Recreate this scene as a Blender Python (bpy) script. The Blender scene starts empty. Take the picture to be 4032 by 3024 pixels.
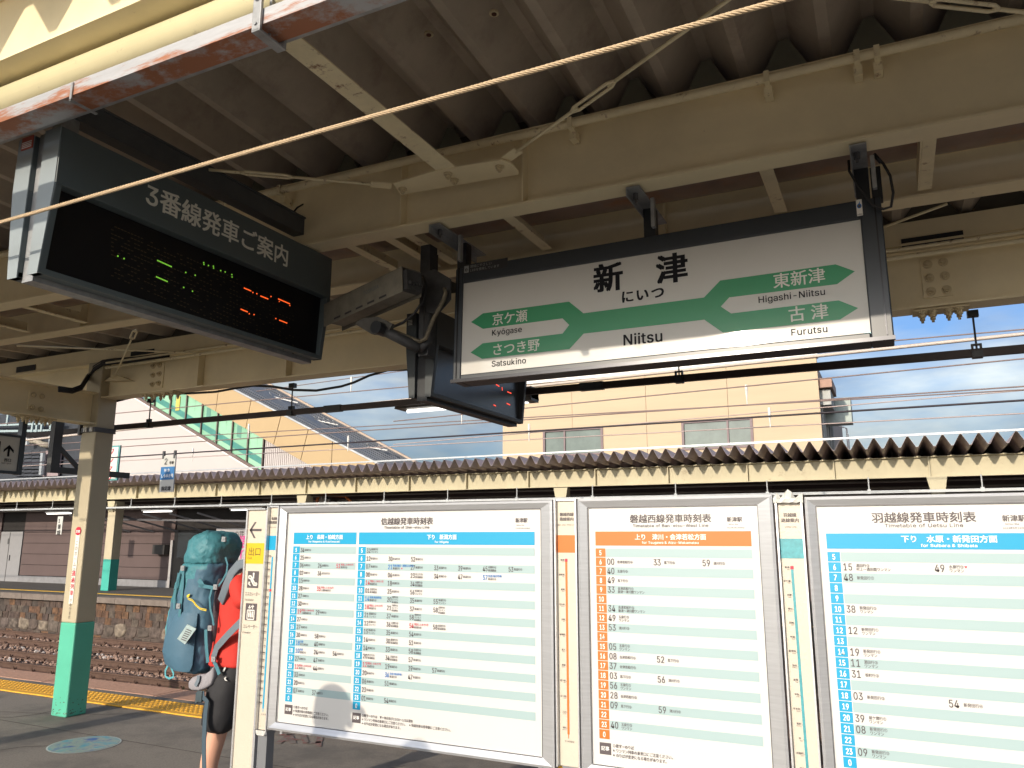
import bpy, math, random
import numpy as np
from mathutils import Vector, Matrix

# ------------------------------------------------------------------ camera, world, sun
SC = bpy.context.scene
COL = SC.collection
F_PX, H_CAM = 3050.0, 1.6
PITCH = math.atan((2115 - 1512) / F_PX)
YAW = math.radians(26.0)
cam_data = bpy.data.cameras.new('camera')
cam = bpy.data.objects.new('camera', cam_data)
COL.objects.link(cam)
cam.location = (0, 0, H_CAM)
cam.rotation_euler = (math.pi / 2 + PITCH, 0, YAW)
cam_data.sensor_width = 36.0
cam_data.lens = F_PX / 4032 * 36.0
cam_data.clip_start = 0.05
cam_data.clip_end = 3000
SC.camera = cam

SUN_EL, SUN_AZ = math.radians(17.5), math.radians(9.1)      # azimuth measured from -Y towards -X
to_sun = Vector((-math.sin(SUN_AZ) * math.cos(SUN_EL), -math.cos(SUN_AZ) * math.cos(SUN_EL), math.sin(SUN_EL)))
sl = bpy.data.lights.new('sun', 'SUN')
sl.energy = 2.0
sl.angle = math.radians(0.5)
sl.color = (1.0, 0.87, 0.70)
sun = bpy.data.objects.new('sun', sl)
sun.rotation_euler = (-to_sun).to_track_quat('-Z', 'Y').to_euler()
sun.location = (0, -5, 20)
COL.objects.link(sun)

world = bpy.data.worlds.new('World')
SC.world = world
world.use_nodes = True
nt = world.node_tree
for n in list(nt.nodes):
    nt.nodes.remove(n)
def wn(t, **k):
    n = nt.nodes.new(t)
    for a, b in k.items():
        setattr(n, a, b)
    return n
wout = wn('ShaderNodeOutputWorld')
wbg = wn('ShaderNodeBackground')
sky = wn('ShaderNodeTexSky', sky_type='NISHITA', sun_disc=False)
sky.sun_elevation = SUN_EL
sky.sun_rotation = math.radians(180) + SUN_AZ
sky.air_density = 1.2
sky.dust_density = 4.0
sky.ozone_density = 2.0
tc = wn('ShaderNodeTexCoord')
mp = wn('ShaderNodeMapping')
mp.inputs['Scale'].default_value = (1.5, 1.5, 5.0)
mp.inputs['Location'].default_value = (0.35, 0.2, 0.1)
nz = wn('ShaderNodeTexNoise')
nz.inputs['Scale'].default_value = 2.1
nz.inputs['Detail'].default_value = 9
nz.inputs['Roughness'].default_value = 0.55
rp = wn('ShaderNodeValToRGB')
rp.color_ramp.elements[0].position = 0.33
rp.color_ramp.elements[1].position = 0.56
nz2 = wn('ShaderNodeTexNoise')
nz2.inputs['Scale'].default_value = 4.5
nz2.inputs['Detail'].default_value = 6
rp2 = wn('ShaderNodeValToRGB')
rp2.color_ramp.elements[0].color = (0.36, 0.41, 0.50, 1)
rp2.color_ramp.elements[1].color = (0.85, 0.83, 0.80, 1)
rp2.color_ramp.elements[0].position = 0.35
rp2.color_ramp.elements[1].position = 0.7
mixs = wn('ShaderNodeMixRGB')
blue = wn('ShaderNodeMixRGB', blend_type='MULTIPLY')
blue.inputs[0].default_value = 1
blue.inputs[2].default_value = (0.37, 0.485, 0.71, 1)
L = nt.links.new
L(tc.outputs['Generated'], mp.inputs['Vector'])
L(mp.outputs[0], nz.inputs['Vector']); L(mp.outputs[0], nz2.inputs['Vector'])
L(nz.outputs['Fac'], rp.inputs[0]); L(nz2.outputs['Fac'], rp2.inputs[0])
L(sky.outputs[0], blue.inputs[1])
hsv = wn('ShaderNodeHueSaturation'); hsv.inputs['Saturation'].default_value = 0.42; hsv.inputs['Value'].default_value = 1.0
cm = wn('ShaderNodeMixRGB', blend_type='MULTIPLY'); cm.inputs[0].default_value = 1
L(sky.outputs[0], hsv.inputs['Color']); L(hsv.outputs[0], cm.inputs[1]); L(rp2.outputs[0], cm.inputs[2])
L(blue.outputs[0], mixs.inputs[1]); L(cm.outputs[0], mixs.inputs[2]); L(rp.outputs[0], mixs.inputs[0])
L(mixs.outputs[0], wbg.inputs['Color']); L(wbg.outputs[0], wout.inputs[0])
wbg.inputs['Strength'].default_value = 0.15

SC.view_settings.view_transform = 'Standard'
SC.view_settings.look = 'None'
SC.view_settings.exposure = 1.0
SC.view_settings.gamma = 1.0
SC.view_settings.use_curve_mapping = False
SC.cycles.max_bounces = 8
SC.cycles.diffuse_bounces = 8
SC.cycles.use_denoising = True

random.seed(7)
rng = np.random.RandomState(5)

# ------------------------------------------------------------------ surveying: a sight line met with a real plane
_fh = Vector((-math.sin(YAW), math.cos(YAW), 0)); _r = Vector((math.cos(YAW), math.sin(YAW), 0)); _u = Vector((0, 0, 1))
_fw = _fh * math.cos(PITCH) + _u * math.sin(PITCH); _cu = -_fh * math.sin(PITCH) + _u * math.cos(PITCH)
def at(x, y, X=None, Y=None, Z=None):
    d = _fw * F_PX + _r * (x - 2016) - _cu * (y - 1512)
    t = X / d.x if X is not None else Y / d.y if Y is not None else (Z - H_CAM) / d.z
    return Vector((0, 0, H_CAM)) + d * t
def crop(ox, oy, s):
    return lambda x, y, **k: at(ox + s * x, oy + s * y, **k)
S6 = 0.6076
c1 = crop(0, 0, S6); c2 = crop(1344, 0, S6); c3 = crop(2688, 0, S6)
c4 = crop(0, 1008, S6); c5 = crop(1344, 1008, S6); c6 = crop(2688, 1008, S6); c7 = crop(0, 2016, S6)
cz = crop(0, 450, 0.6329); cg = crop(1300, 350, 0.4219); cc = crop(1250, 1000, 0.4219)
cr = crop(3350, 500, 0.5124); cl = crop(0, 1200, 0.3165); cw = crop(0, 2000, 0.3617); cp = crop(550, 2050, 0.5425)
cs = crop(430, 1480, 0.5425); cb = crop(2900, 1350, 0.3013)

# ------------------------------------------------------------------ materials
MATS = {}
def mat(name, col=(.5,0,.5), rough=0.55, metal=0.0, var=0.12, scale=6.0, bump=0.0, bscale=60.0, spec=0.4, coat=0.0,
        col2=None, thr=(0.5, 0.7), c2scale=3.0, emit=None, est=1.0, alpha=None, trans=0.0, stretch=None):
    if name in MATS:
        return MATS[name]
    m = bpy.data.materials.new(name); m.use_nodes = True
    t = m.node_tree; b = t.nodes['Principled BSDF']
    b.inputs['Roughness'].default_value = rough
    b.inputs['Metallic'].default_value = metal
    b.inputs['Specular IOR Level'].default_value = spec
    b.inputs['Coat Weight'].default_value = coat
    b.inputs['Coat Roughness'].default_value = 0.04
    b.inputs['Transmission Weight'].default_value = trans
    tcn = t.nodes.new('ShaderNodeTexCoord')
    src = tcn.outputs['Object']
    if stretch:
        mpn = t.nodes.new('ShaderNodeMapping'); mpn.inputs['Scale'].default_value = stretch
        t.links.new(src, mpn.inputs['Vector']); src = mpn.outputs[0]
    last = None
    if var > 0 or col2:
        n = t.nodes.new('ShaderNodeTexNoise'); n.inputs['Scale'].default_value = scale
        n.inputs['Detail'].default_value = 8; n.inputs['Roughness'].default_value = 0.65
        t.links.new(src, n.inputs['Vector'])
        r = t.nodes.new('ShaderNodeValToRGB')
        r.color_ramp.elements[0].position = 0.3; r.color_ramp.elements[1].position = 0.7
        r.color_ramp.elements[0].color = tuple(c * (1 - var) for c in col) + (1,)
        r.color_ramp.elements[1].color = tuple(min(1, c * (1 + var)) for c in col) + (1,)
        t.links.new(n.outputs['Fac'], r.inputs[0]); last = r.outputs[0]
        if col2:
            n2 = t.nodes.new('ShaderNodeTexNoise'); n2.inputs['Scale'].default_value = c2scale
            n2.inputs['Detail'].default_value = 10; n2.inputs['Roughness'].default_value = 0.7
            t.links.new(src, n2.inputs['Vector'])
            r2 = t.nodes.new('ShaderNodeValToRGB')
            r2.color_ramp.elements[0].position = thr[0]; r2.color_ramp.elements[1].position = thr[1]
            t.links.new(n2.outputs['Fac'], r2.inputs[0])
            mx = t.nodes.new('ShaderNodeMixRGB'); mx.inputs[2].default_value = tuple(col2) + (1,)
            t.links.new(r2.outputs[0], mx.inputs[0]); t.links.new(last, mx.inputs[1]); last = mx.outputs[0]
        t.links.new(last, b.inputs['Base Color'])
    else:
        b.inputs['Base Color'].default_value = tuple(col) + (1,)
    if bump > 0:
        n3 = t.nodes.new('ShaderNodeTexNoise'); n3.inputs['Scale'].default_value = bscale
        n3.inputs['Detail'].default_value = 5
        t.links.new(src, n3.inputs['Vector'])
        bn = t.nodes.new('ShaderNodeBump'); bn.inputs['Strength'].default_value = bump
        bn.inputs['Distance'].default_value = 0.01
        t.links.new(n3.outputs['Fac'], bn.inputs['Height']); t.links.new(bn.outputs[0], b.inputs['Normal'])
    if emit:
        b.inputs['Emission Color'].default_value = tuple(emit) + (1,)
        b.inputs['Emission Strength'].default_value = est
    MATS[name] = m
    return m

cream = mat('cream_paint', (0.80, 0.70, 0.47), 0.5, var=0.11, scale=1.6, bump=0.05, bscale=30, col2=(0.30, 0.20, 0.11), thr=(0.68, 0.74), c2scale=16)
creamr = mat('cream_paint_rusty', (0.78, 0.69, 0.46), 0.55, var=0.10, scale=8, col2=(0.24, 0.12, 0.06), thr=(0.58, 0.68), c2scale=14)
creamd = mat('cream_paint_dirty', (0.58, 0.49, 0.31), 0.6, var=0.15, scale=4, col2=(0.20, 0.14, 0.09), thr=(0.55, 0.8), c2scale=5)
deckm = mat('roof_sheet_paint', (0.42, 0.36, 0.29), 0.5, var=0.12, scale=4, col2=(0.26, 0.20, 0.165), thr=(0.5, 0.75), c2scale=3, spec=0.3)
deckf = mat('far_sheet_paint', (0.60, 0.50, 0.48), 0.55, var=0.12, scale=4, col2=(0.38, 0.30, 0.27), thr=(0.5, 0.75), c2scale=3)
gutm = mat('gutter_steel', (0.24, 0.17, 0.14), 0.30, var=0.2, scale=5, col2=(0.30, 0.14, 0.07), thr=(0.5, 0.65), c2scale=4, bump=0.3, bscale=5, spec=0.6)
rustch = mat('galvanised_rusty', (0.42, 0.43, 0.45), 0.45, var=0.1, scale=10, metal=0.3, col2=(0.36, 0.15, 0.08), thr=(0.47, 0.55), c2scale=2.6, stretch=(.7, 1, 5))
galv = mat('galvanised', (0.33, 0.34, 0.35), 0.45, var=0.25, scale=14, metal=0.5)
alu = mat('brushed_aluminium', (0.60, 0.61, 0.63), 0.30, var=0.08, scale=20, metal=0.6, stretch=(0.3, 1, 6))
aludk = mat('anodised_dark', (0.10, 0.10, 0.105), 0.4, var=0.1, metal=0.4)
casing = mat('casing_slate', (0.085, 0.108, 0.115), 0.42, var=0.05, scale=3, spec=0.5)
casel = mat('casing_grey_blue', (0.26, 0.30, 0.32), 0.4, var=0.06, scale=4, col2=(0.30, 0.18, 0.10), thr=(0.72, 0.82), c2scale=5)
blackm = mat('black_paint', (0.018, 0.020, 0.024), 0.4, var=0.2, scale=12)
signfr = mat('sign_frame_navy', (0.022, 0.028, 0.036), 0.35, var=0.1, scale=5, spec=0.5)
screenm = mat('screen_black', (0.006, 0.006, 0.008), 0.32, var=0.0, spec=0.3)
browncon = mat('conduit_dark_brown', (0.030, 0.018, 0.016), 0.5, var=0.3, scale=9)
rubber = mat('cable_rubber', (0.020, 0.019, 0.020), 0.5, var=0.1)
ropem = mat('rope_strand', (0.50, 0.38, 0.24), 0.6, var=0.1, scale=40)
white_pl = mat('sign_white', (0.50, 0.49, 0.46), 0.4, var=0.03, scale=2, coat=0.8, spec=0.2)
green = mat('sign_green', (0.015, 0.22, 0.09), 0.35, var=0.03, coat=1.0)
for _m in (white_pl, green): _m.node_tree.nodes['Principled BSDF'].inputs['Coat Roughness'].default_value = 0.045
inkk = mat('ink_black', (0.006, 0.006, 0.009), 0.6, var=0, spec=0.15)
inkg = mat('ink_grey', (0.085, 0.07, 0.075), 0.5, var=0)
inkw = mat('ink_white', (0.80, 0.80, 0.78), 0.5, var=0)
inkwd = mat('ink_offwhite', (0.55, 0.55, 0.50), 0.5, var=0)
inkr = mat('ink_red', (0.50, 0.02, 0.05), 0.5, var=0)
inkb = mat('ink_blue', (0.0, 0.16, 0.50), 0.45, var=0)
inkcy = mat('ink_cyan', (0.0, 0.285, 0.50), 0.45, var=0)
inko = mat('ink_orange', (0.54, 0.14, 0.016), 0.45, var=0)
inkban = mat('band_pale_teal', (0.315, 0.42, 0.43), 0.45, var=0)
inky = mat('ink_yellow', (0.62, 0.41, 0.012), 0.45, var=0)
poster = mat('poster_paper', (0.58, 0.57, 0.55), 0.42, var=0.015, scale=2, coat=0.35)
strip_cr = mat('strip_cream', (0.54, 0.485, 0.40), 0.45, var=0.02, coat=0.2, bump=0.15, bscale=90)
teal = mat('teal_paint', (0.09, 0.43, 0.30), 0.45, var=0.08, scale=3, bump=0.08, bscale=20, col2=(.16, .22, .17), thr=(.70, .74), c2scale=11)
tealf = mat('teal_paint_far', (0.05, 0.36, 0.29), 0.5, var=0.08, scale=3)
post_cr = mat('post_cream', (0.44, 0.385, 0.27), 0.5, var=0.05, scale=3, col2=(.25, .20, .14), thr=(.69, .73), c2scale=13)
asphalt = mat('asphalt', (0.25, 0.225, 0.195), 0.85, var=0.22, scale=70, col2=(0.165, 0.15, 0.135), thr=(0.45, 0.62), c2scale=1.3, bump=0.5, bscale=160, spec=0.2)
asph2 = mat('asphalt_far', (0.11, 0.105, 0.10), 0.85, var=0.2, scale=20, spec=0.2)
edgest = mat('edge_stone_red', (0.50, 0.29, 0.20), 0.85, var=0.22, scale=25, bump=0.4, bscale=90)
tact = mat('tactile_yellow', (0.72, 0.38, 0.035), 0.6, var=0.10, scale=14, col2=(0.45, 0.25, 0.05), thr=(0.6, 0.8), c2scale=6)
ballb = mat('ballast_bed', (0.15, 0.105, 0.085), 0.9, var=0.35, scale=12, bump=1.0, bscale=30)
stonea = mat('ballast_stone', (0.30, 0.20, 0.155), 0.9, var=0.35, scale=6)
stoneb = mat('ballast_pale', (0.42, 0.38, 0.36), 0.9, var=0.25, scale=6)
railm = mat('rail_rust', (0.10, 0.058, 0.042), 0.6, var=0.25, scale=8)
sleepm = mat('sleeper', (0.12, 0.09, 0.075), 0.9, var=0.25, scale=10)
groundm = mat('ground_soil', (0.16, 0.14, 0.12), 0.95, var=0.3, scale=0.5)

def nsp(name, cols, rough=0.85):
    """stone material whose colour varies from piece to piece"""
    m = bpy.data.materials.new(name); m.use_nodes = True
    t = m.node_tree; b = t.nodes['Principled BSDF']; b.inputs['Roughness'].default_value = rough
    oi = t.nodes.new('ShaderNodeObjectInfo'); r = t.nodes.new('ShaderNodeValToRGB')
    r.color_ramp.interpolation = 'CONSTANT'
    while len(r.color_ramp.elements) < len(cols):
        r.color_ramp.elements.new(0.5)
    for i, c in enumerate(cols):
        r.color_ramp.elements[i].position = i / len(cols); r.color_ramp.elements[i].color = tuple(c) + (1,)
    t.links.new(oi.outputs['Random'], r.inputs[0])
    tcn = t.nodes.new('ShaderNodeTexCoord'); n = t.nodes.new('ShaderNodeTexNoise')
    n.inputs['Scale'].default_value = 9; n.inputs['Detail'].default_value = 8
    gm = t.nodes.new('ShaderNodeNewGeometry'); t.links.new(gm.outputs['Position'], n.inputs['Vector'])
    rr = t.nodes.new('ShaderNodeValToRGB'); rr.color_ramp.elements[0].color = (.45, .42, .4, 1); rr.color_ramp.elements[1].color = (1.4, 1.35, 1.3, 1)
    rr.color_ramp.elements[0].position = .3; rr.color_ramp.elements[1].position = .7
    t.links.new(n.outputs['Fac'], rr.inputs[0])
    mx = t.nodes.new('ShaderNodeMixRGB'); mx.blend_type = 'MULTIPLY'; mx.inputs[0].default_value = 1
    t.links.new(r.outputs[0], mx.inputs[1]); t.links.new(rr.outputs[0], mx.inputs[2]); t.links.new(mx.outputs[0], b.inputs['Base Color'])
    bn = t.nodes.new('ShaderNodeBump'); bn.inputs['Strength'].default_value = .8; bn.inputs['Distance'].default_value = .03
    t.links.new(n.outputs['Fac'], bn.inputs['Height']); t.links.new(bn.outputs[0], b.inputs['Normal'])
    return m
brickm = nsp('wall_brick', [(.065, .046, .040), (.078, .055, .046), (.11, .06, .036), (.055, .045, .04), (.09, .073, .06), (.075, .052, .042), (.07, .054, .046), (.12, .066, .036)])
rubblem = nsp('wall_rubble', [(.10, .078, .068), (.16, .14, .11), (.08, .065, .055), (.20, .17, .135), (.11, .088, .08), (.09, .07, .06), (.12, .10, .085)])
mortar = mat('mortar_dark', (0.085, 0.065, 0.055), 0.95, var=0.3, scale=6)
coping = mat('coping_concrete', (0.17, 0.14, 0.12), 0.9, var=0.2, scale=5)

# ------------------------------------------------------------------ mesh building
class MB:
    def __init__(s): s.v = []; s.f = []; s.m = []; s.cur = 0
    def add(s, vs, fs):
        o = len(s.v); s.v += [tuple(p) for p in vs]
        for f in fs: s.f.append(tuple(i + o for i in f)); s.m.append(s.cur)
        return s
    def box(s, x0, x1, y0, y1, z0, z1):
        x0, x1 = sorted((x0, x1)); y0, y1 = sorted((y0, y1)); z0, z1 = sorted((z0, z1))
        return s.add([(x0, y0, z0), (x1, y0, z0), (x1, y1, z0), (x0, y1, z0), (x0, y0, z1), (x1, y0, z1), (x1, y1, z1), (x0, y1, z1)],
                     [(0, 3, 2, 1), (4, 5, 6, 7), (0, 1, 5, 4), (1, 2, 6, 5), (2, 3, 7, 6), (3, 0, 4, 7)])
    def bar(s, p0, p1, w, h, up=(0, 0, 1)):
        """box from p0 to p1; w sideways, h along up"""
        p0 = Vector(p0); p1 = Vector(p1); d = (p1 - p0).normalized(); up = Vector(up)
        side = d.cross(up).normalized(); u2 = side.cross(d).normalized()
        vs = []
        for p in (p0, p1):
            for a, b in ((-1, -1), (1, -1), (1, 1), (-1, 1)): vs.append(p + side * (a * w / 2) + u2 * (b * h / 2))
        return s.add(vs, [(0, 1, 2, 3)[::-1] if False else (3, 2, 1, 0), (4, 5, 6, 7), (0, 1, 5, 4), (1, 2, 6, 5), (2, 3, 7, 6), (3, 0, 4, 7)])
    def tube(s, pts, r, n=8, cap=True):
        pts = [Vector(p) for p in pts]; rs = r if isinstance(r, (list, tuple)) else [r] * len(pts)
        prev = None; vs = []; fs = []
        for i, p in enumerate(pts):
            d = (pts[min(i + 1, len(pts) - 1)] - pts[max(i - 1, 0)]).normalized()
            if prev is None:
                a = d.orthogonal().normalized()
            else:
                a = (prev - d * prev.dot(d)).normalized()
            prev = a; b = d.cross(a)
            for k in range(n):
                t = 2 * math.pi * k / n; vs.append(p + (a * math.cos(t) + b * math.sin(t)) * rs[i])
        for i in range(len(pts) - 1):
            for k in range(n):
                k2 = (k + 1) % n; fs.append((i * n + k, i * n + k2, (i + 1) * n + k2, (i + 1) * n + k))
        if cap:
            fs.append(tuple(range(n))[::-1]); fs.append(tuple((len(pts) - 1) * n + k for k in range(n)))
        return s.add(vs, fs)
    def prism(s, poly, d):
        """poly: list of points (one plane), extruded by vector d"""
        poly = [Vector(p) for p in poly]; d = Vector(d); n = len(poly)
        nrm = Vector((0, 0, 0))
        for i in range(n): nrm += (poly[i] - poly[0]).cross(poly[(i + 1) % n] - poly[0])
        if nrm.dot(d) > 0: poly = poly[::-1]
        vs = poly + [p + d for p in poly]
        fs = [tuple(range(n)), tuple(range(2 * n - 1, n - 1, -1))]
        fs += [(i, i + n, (i + 1) % n + n, (i + 1) % n) for i in range(n)]
        return s.add(vs, fs)
    def loft(s, rings, closed=True, cap=True):
        n = len(rings[0]); vs = [p for r in rings for p in r]; fs = []
        for i in range(len(rings) - 1):
            for k in range(n if closed else n - 1):
                k2 = (k + 1) % n; fs.append((i * n + k, i * n + k2, (i + 1) * n + k2, (i + 1) * n + k))
        if cap and closed:
            fs.append(tuple(range(n))[::-1]); fs.append(tuple((len(rings) - 1) * n + k for k in range(n)))
        return s.add(vs, fs)
    def quad(s, a, b, c, d): return s.add([a, b, c, d], [(0, 1, 2, 3)])
    def mesh(s, name, mats, smooth=False):
        me = bpy.data.meshes.new(name); me.from_pydata([tuple(p) for p in s.v], [], s.f)
        for m in (mats if isinstance(mats, (list, tuple)) else [mats]): me.materials.append(m)
        me.polygons.foreach_set('material_index', s.m)
        if smooth: me.polygons.foreach_set('use_smooth', [True] * len(s.f))
        me.update(); return me
    def build(s, name, mats, parent=None, smooth=False, bevel=0, **tags):
        me = s.mesh(name, mats, smooth)
        return link(name, me, parent, bevel=bevel, **tags)

WORLD0 = {}
def link(name, data, parent=None, loc=(0, 0, 0), rot=None, bevel=0, label=None, cat=None, group=None, kind=None, scale=None):
    o = bpy.data.objects.new(name, data); COL.objects.link(o)
    loc = Vector(loc)
    if parent is not None:
        o.parent = parent; o.location = loc - WORLD0[parent.name]
    else:
        o.location = loc
    WORLD0[o.name] = loc.copy()
    if rot: o.rotation_euler = rot
    if scale: o.scale = scale
    if bevel:
        b = o.modifiers.new('bevel', 'BEVEL'); b.width = bevel; b.segments = 2; b.limit_method = 'ANGLE'; b.angle_limit = math.radians(50)
    if label: o['label'] = label
    if cat: o['category'] = cat
    if group: o['group'] = group
    if kind: o['kind'] = kind
    return o
def thing(name, label, cat, loc, group=None):
    return link(name, None, None, loc, label=label, cat=cat, group=group)
def lerp(a, b, t): return Vector(a) * (1 - t) + Vector(b) * t

# ------------------------------------------------------------------ glyphs: every character once, from the built-in font
GL = {}
INTER = None
try:                                   # Blender's own bundled grotesque; the built-in font serves if it is absent
    import os
    _fp = os.path.join(bpy.utils.resource_path('LOCAL'), 'datafiles', 'fonts', 'Inter.woff2')
    if os.path.exists(_fp): INTER = bpy.data.fonts.load(_fp)
except Exception:
    INTER = None
def make_glyphs(chars, inter):
    cu = bpy.data.curves.new('glyphs', 'FONT'); ob = bpy.data.objects.new('glyphs', cu); COL.objects.link(ob)
    cu.resolution_u = 3
    cu.offset = 0.0
    if inter and INTER: cu.font = INTER
    cu.space_line = 2.0
    cu.body = '\n'.join(chars)
    bpy.context.view_layer.update()
    ev = ob.evaluated_get(bpy.context.evaluated_depsgraph_get()); me = ev.to_mesh()
    v = np.empty(len(me.vertices) * 3); me.vertices.foreach_get('co', v); v = v.reshape(-1, 3)
    if len(v):
        per = 2.0
        row = np.round((0.35 - v[:, 1]) / per).astype(int)
    gv = {}; idx = {}
    for i, r in enumerate(row):
        gv.setdefault(r, []).append((v[i, 0], v[i, 1] + per * r)); idx[i] = (r, len(gv[r]) - 1)
    gf = {}
    for p in me.polygons:
        r = idx[p.vertices[0]][0]
        gf.setdefault(r, []).append(tuple(idx[k][1] for k in p.vertices))
    for k, ch in enumerate(chars):
        if k in gv:
            if inter and INTER: gv[k] = [(p[0] * 1.38, p[1] * 1.38) for p in gv[k]]
            xs = [p[0] for p in gv[k]]
            adv = 1.0 if ord(ch) > 0x2000 else max(xs) + max(0.03, min(xs)) + 0.02
            GL[ch] = (gv[k], gf.get(k, []), adv)
    ev.to_mesh_clear(); bpy.data.objects.remove(ob)
def twidth(s, bold=False, track=0):
    w = 0
    for ch in s:
        if ch == ' ': w += 0.3
        elif ch == '　': w += 1
        else: w += GL.get(ch, (0, 0, 0.6))[2]
        w += track
    return w - track
def stamp(mb, g, o, u, v, size, sx, bold):
    w = .034 if bold == 'heavy' else .020 if bold is True else (.012 if bold else 0)
    nrm = u.cross(v)
    offs = [(0, 0)] if not w else [(-w, -w * .6), (w, -w * .6), (-w, w * .6), (w, w * .6), (0, 0)]
    for k, (a, b) in enumerate(offs):
        q = o + u * (a * size) + v * (b * size) + nrm * (.00006 * k)
        mb.add([q + u * (p[0] * size * sx) + v * (p[1] * size) for p in g[0]], g[1])
def text(mb, s, o, u, v, size, bold=False, sx=1.0, align='l', track=0, vertical=False, fit=None):
    if fit: sx = fit / (twidth(s, bold, track) * size)
    o = Vector(o); u = Vector(u).normalized(); v = Vector(v).normalized()
    if vertical:
        for i, ch in enumerate(s):
            g = GL.get(ch)
            if g:
                b = o - v * (i * size * 1.12)
                stamp(mb, g, b - u * (.5 * size * sx), u, v, size, sx, bold)
        return
    x = 0
    if align == 'c': x = -twidth(s, bold, track) / 2
    if align == 'r': x = -twidth(s, bold, track)
    for ch in s:
        if ch == ' ': x += 0.3 + track; continue
        if ch == '　': x += 1 + track; continue
        g = GL.get(ch)
        if not g: x += .6; continue
        stamp(mb, g, o + u * (x * size * sx), u, v, size, sx, bold)
        x += g[2] + track
CH = sorted(set('()・0123456789 -&./=~①②③④⑤ABCDEFGHIKLMNOSTUWabcdefghijklmnopqrstuvwxyzō'
    '信越線発車時刻表新津駅上下り長岡柏崎方面行内野経由村田豊栄吉羽生特急しらゆき号快速亀停井直江妙高潟磐西東会若松泉馬間ワンマン五川古京ケ瀬さつき水原坂町鼠ヶ関酒年月日改正'
    '記事○数字＝のりば※列車の乗口にご注意くだい。場合があります変更なる▼休及び運号〜路案内出口エスカレーターエレベーター番ご環境にやさしいLEDを使用しています'
    'いつ危険このホームは通過があります指定席ロマンの鉄道物語大変ワ↑西改札東北関猿和下咲花条十島三至神山中浦加治金塚平木岩船荻押切見附帯織保茂矢代来迎寺宮石後荻TOSHIBA火用心→←')
    - {' '})
CHR = [c for c in CH if c != '　']
make_glyphs([c for c in CHR if ord(c) < 0x200 and c not in 'Kk'], True)
make_glyphs([c for c in CHR if ord(c) >= 0x200 or c in 'Kk'], False)
XU, ZU, YU = (1, 0, 0), (0, 0, 1), (0, 1, 0)

# ================================================================== SETTING
m = MB(); m.box(-900, 900, -700, 1500, -1.6, -1.35); m.build('ground', groundm, kind='structure')
pf = MB(); pf.box(-60, 30, -3.2, 5.95, -1.25, 0.0)
platform = pf.build('platform_floor', asphalt, kind='structure')
# reddish edge stones of our platform: counted pieces
for i in range(26):
    x0 = -16 + i * 0.9
    e = MB(); e.box(x0 + .004, x0 + .896, 5.955, 6.33, -0.16, 0.004 + random.uniform(-.002, .002))
    e.build('edge_stone', edgest, platform, bevel=0.006)
m = MB(); m.box(-60, 30, 5.955, 6.2, -1.25, -0.17); m.build('platform_face', coping, platform)
# tactile paving
tm = MB(); tm.box(-.149, .149, -.149, .149, 0, .010)
for a in range(5):
    for b in range(5):
        x, y = -.12 + a * .06, -.12 + b * .06
        rings = []
        for rr, zz in ((.017, .010), (.012, .0155)):
            rings.append([(x + rr * math.cos(t * math.pi / 3), y + rr * math.sin(t * math.pi / 3), zz) for t in range(6)])
        tm.loft(rings)
tme = tm.mesh('tactile_tile', tact)
sm = MB(); sm.box(-.149, .149, -.03, .03, 0, .012)
sme = sm.mesh('tactile_bar', tact)
for i in range(46):
    x = -12.6 + .3 * i
    link('tactile_tile', tme, platform, (x, 5.655, .003 + random.uniform(0, .0015)), rot=(0, 0, random.uniform(-.006, .006)))
    link('tactile_bar', sme, platform, (x, 5.465, .003 + random.uniform(0, .0015)))
# faint red floor paint under the boards and cracks
m = MB()
for pts in ([(1800, 1410), (1830, 1490)],):
    pass
for (x0, y0), (x1, y1) in (((1800, 1500), (1880, 1440)), ((1790, 1445), (1900, 1440)), ((1840, 1480), (1960, 1470)), ((1880, 1450), (1900, 1500)), ((1960, 1435), (1985, 1500)), ((2080, 1435), (2060, 1520)), ((1990, 1500), (2080, 1490))):
    a = c7(x0, y0, Z=0.004); b = c7(x1, y1, Z=0.004); m.bar(a, b, .05, .001)
m.build('floor_marking', mat('faded_red_paint', (0.22, 0.085, 0.07), .8, var=.3, scale=20, col2=(.19, .17, .15), thr=(.38, .55), c2scale=12), platform, label='worn red painted marking under the timetable boards')

crk = MB()
for k in range(7):
    p = Vector((-11 + 9 * rng.rand(), 3.0 + 2.2 * rng.rand(), .0025)); a_ = rng.rand() * 6.28
    for j in range(9):
        q = p + Vector((math.cos(a_), math.sin(a_), 0)) * (.10 + .12 * rng.rand()); crk.bar(p, q, .004 + .003 * rng.rand(), .0006); p = q; a_ += rng.randn() * .5
crk.bar((-14, 4.62, .0025), (1, 4.60, .0025), .006, .0006)
crk.build('floor_cracks', mat('crack_dark', (.05, .045, .04), .95), platform, kind='stuff')
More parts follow.
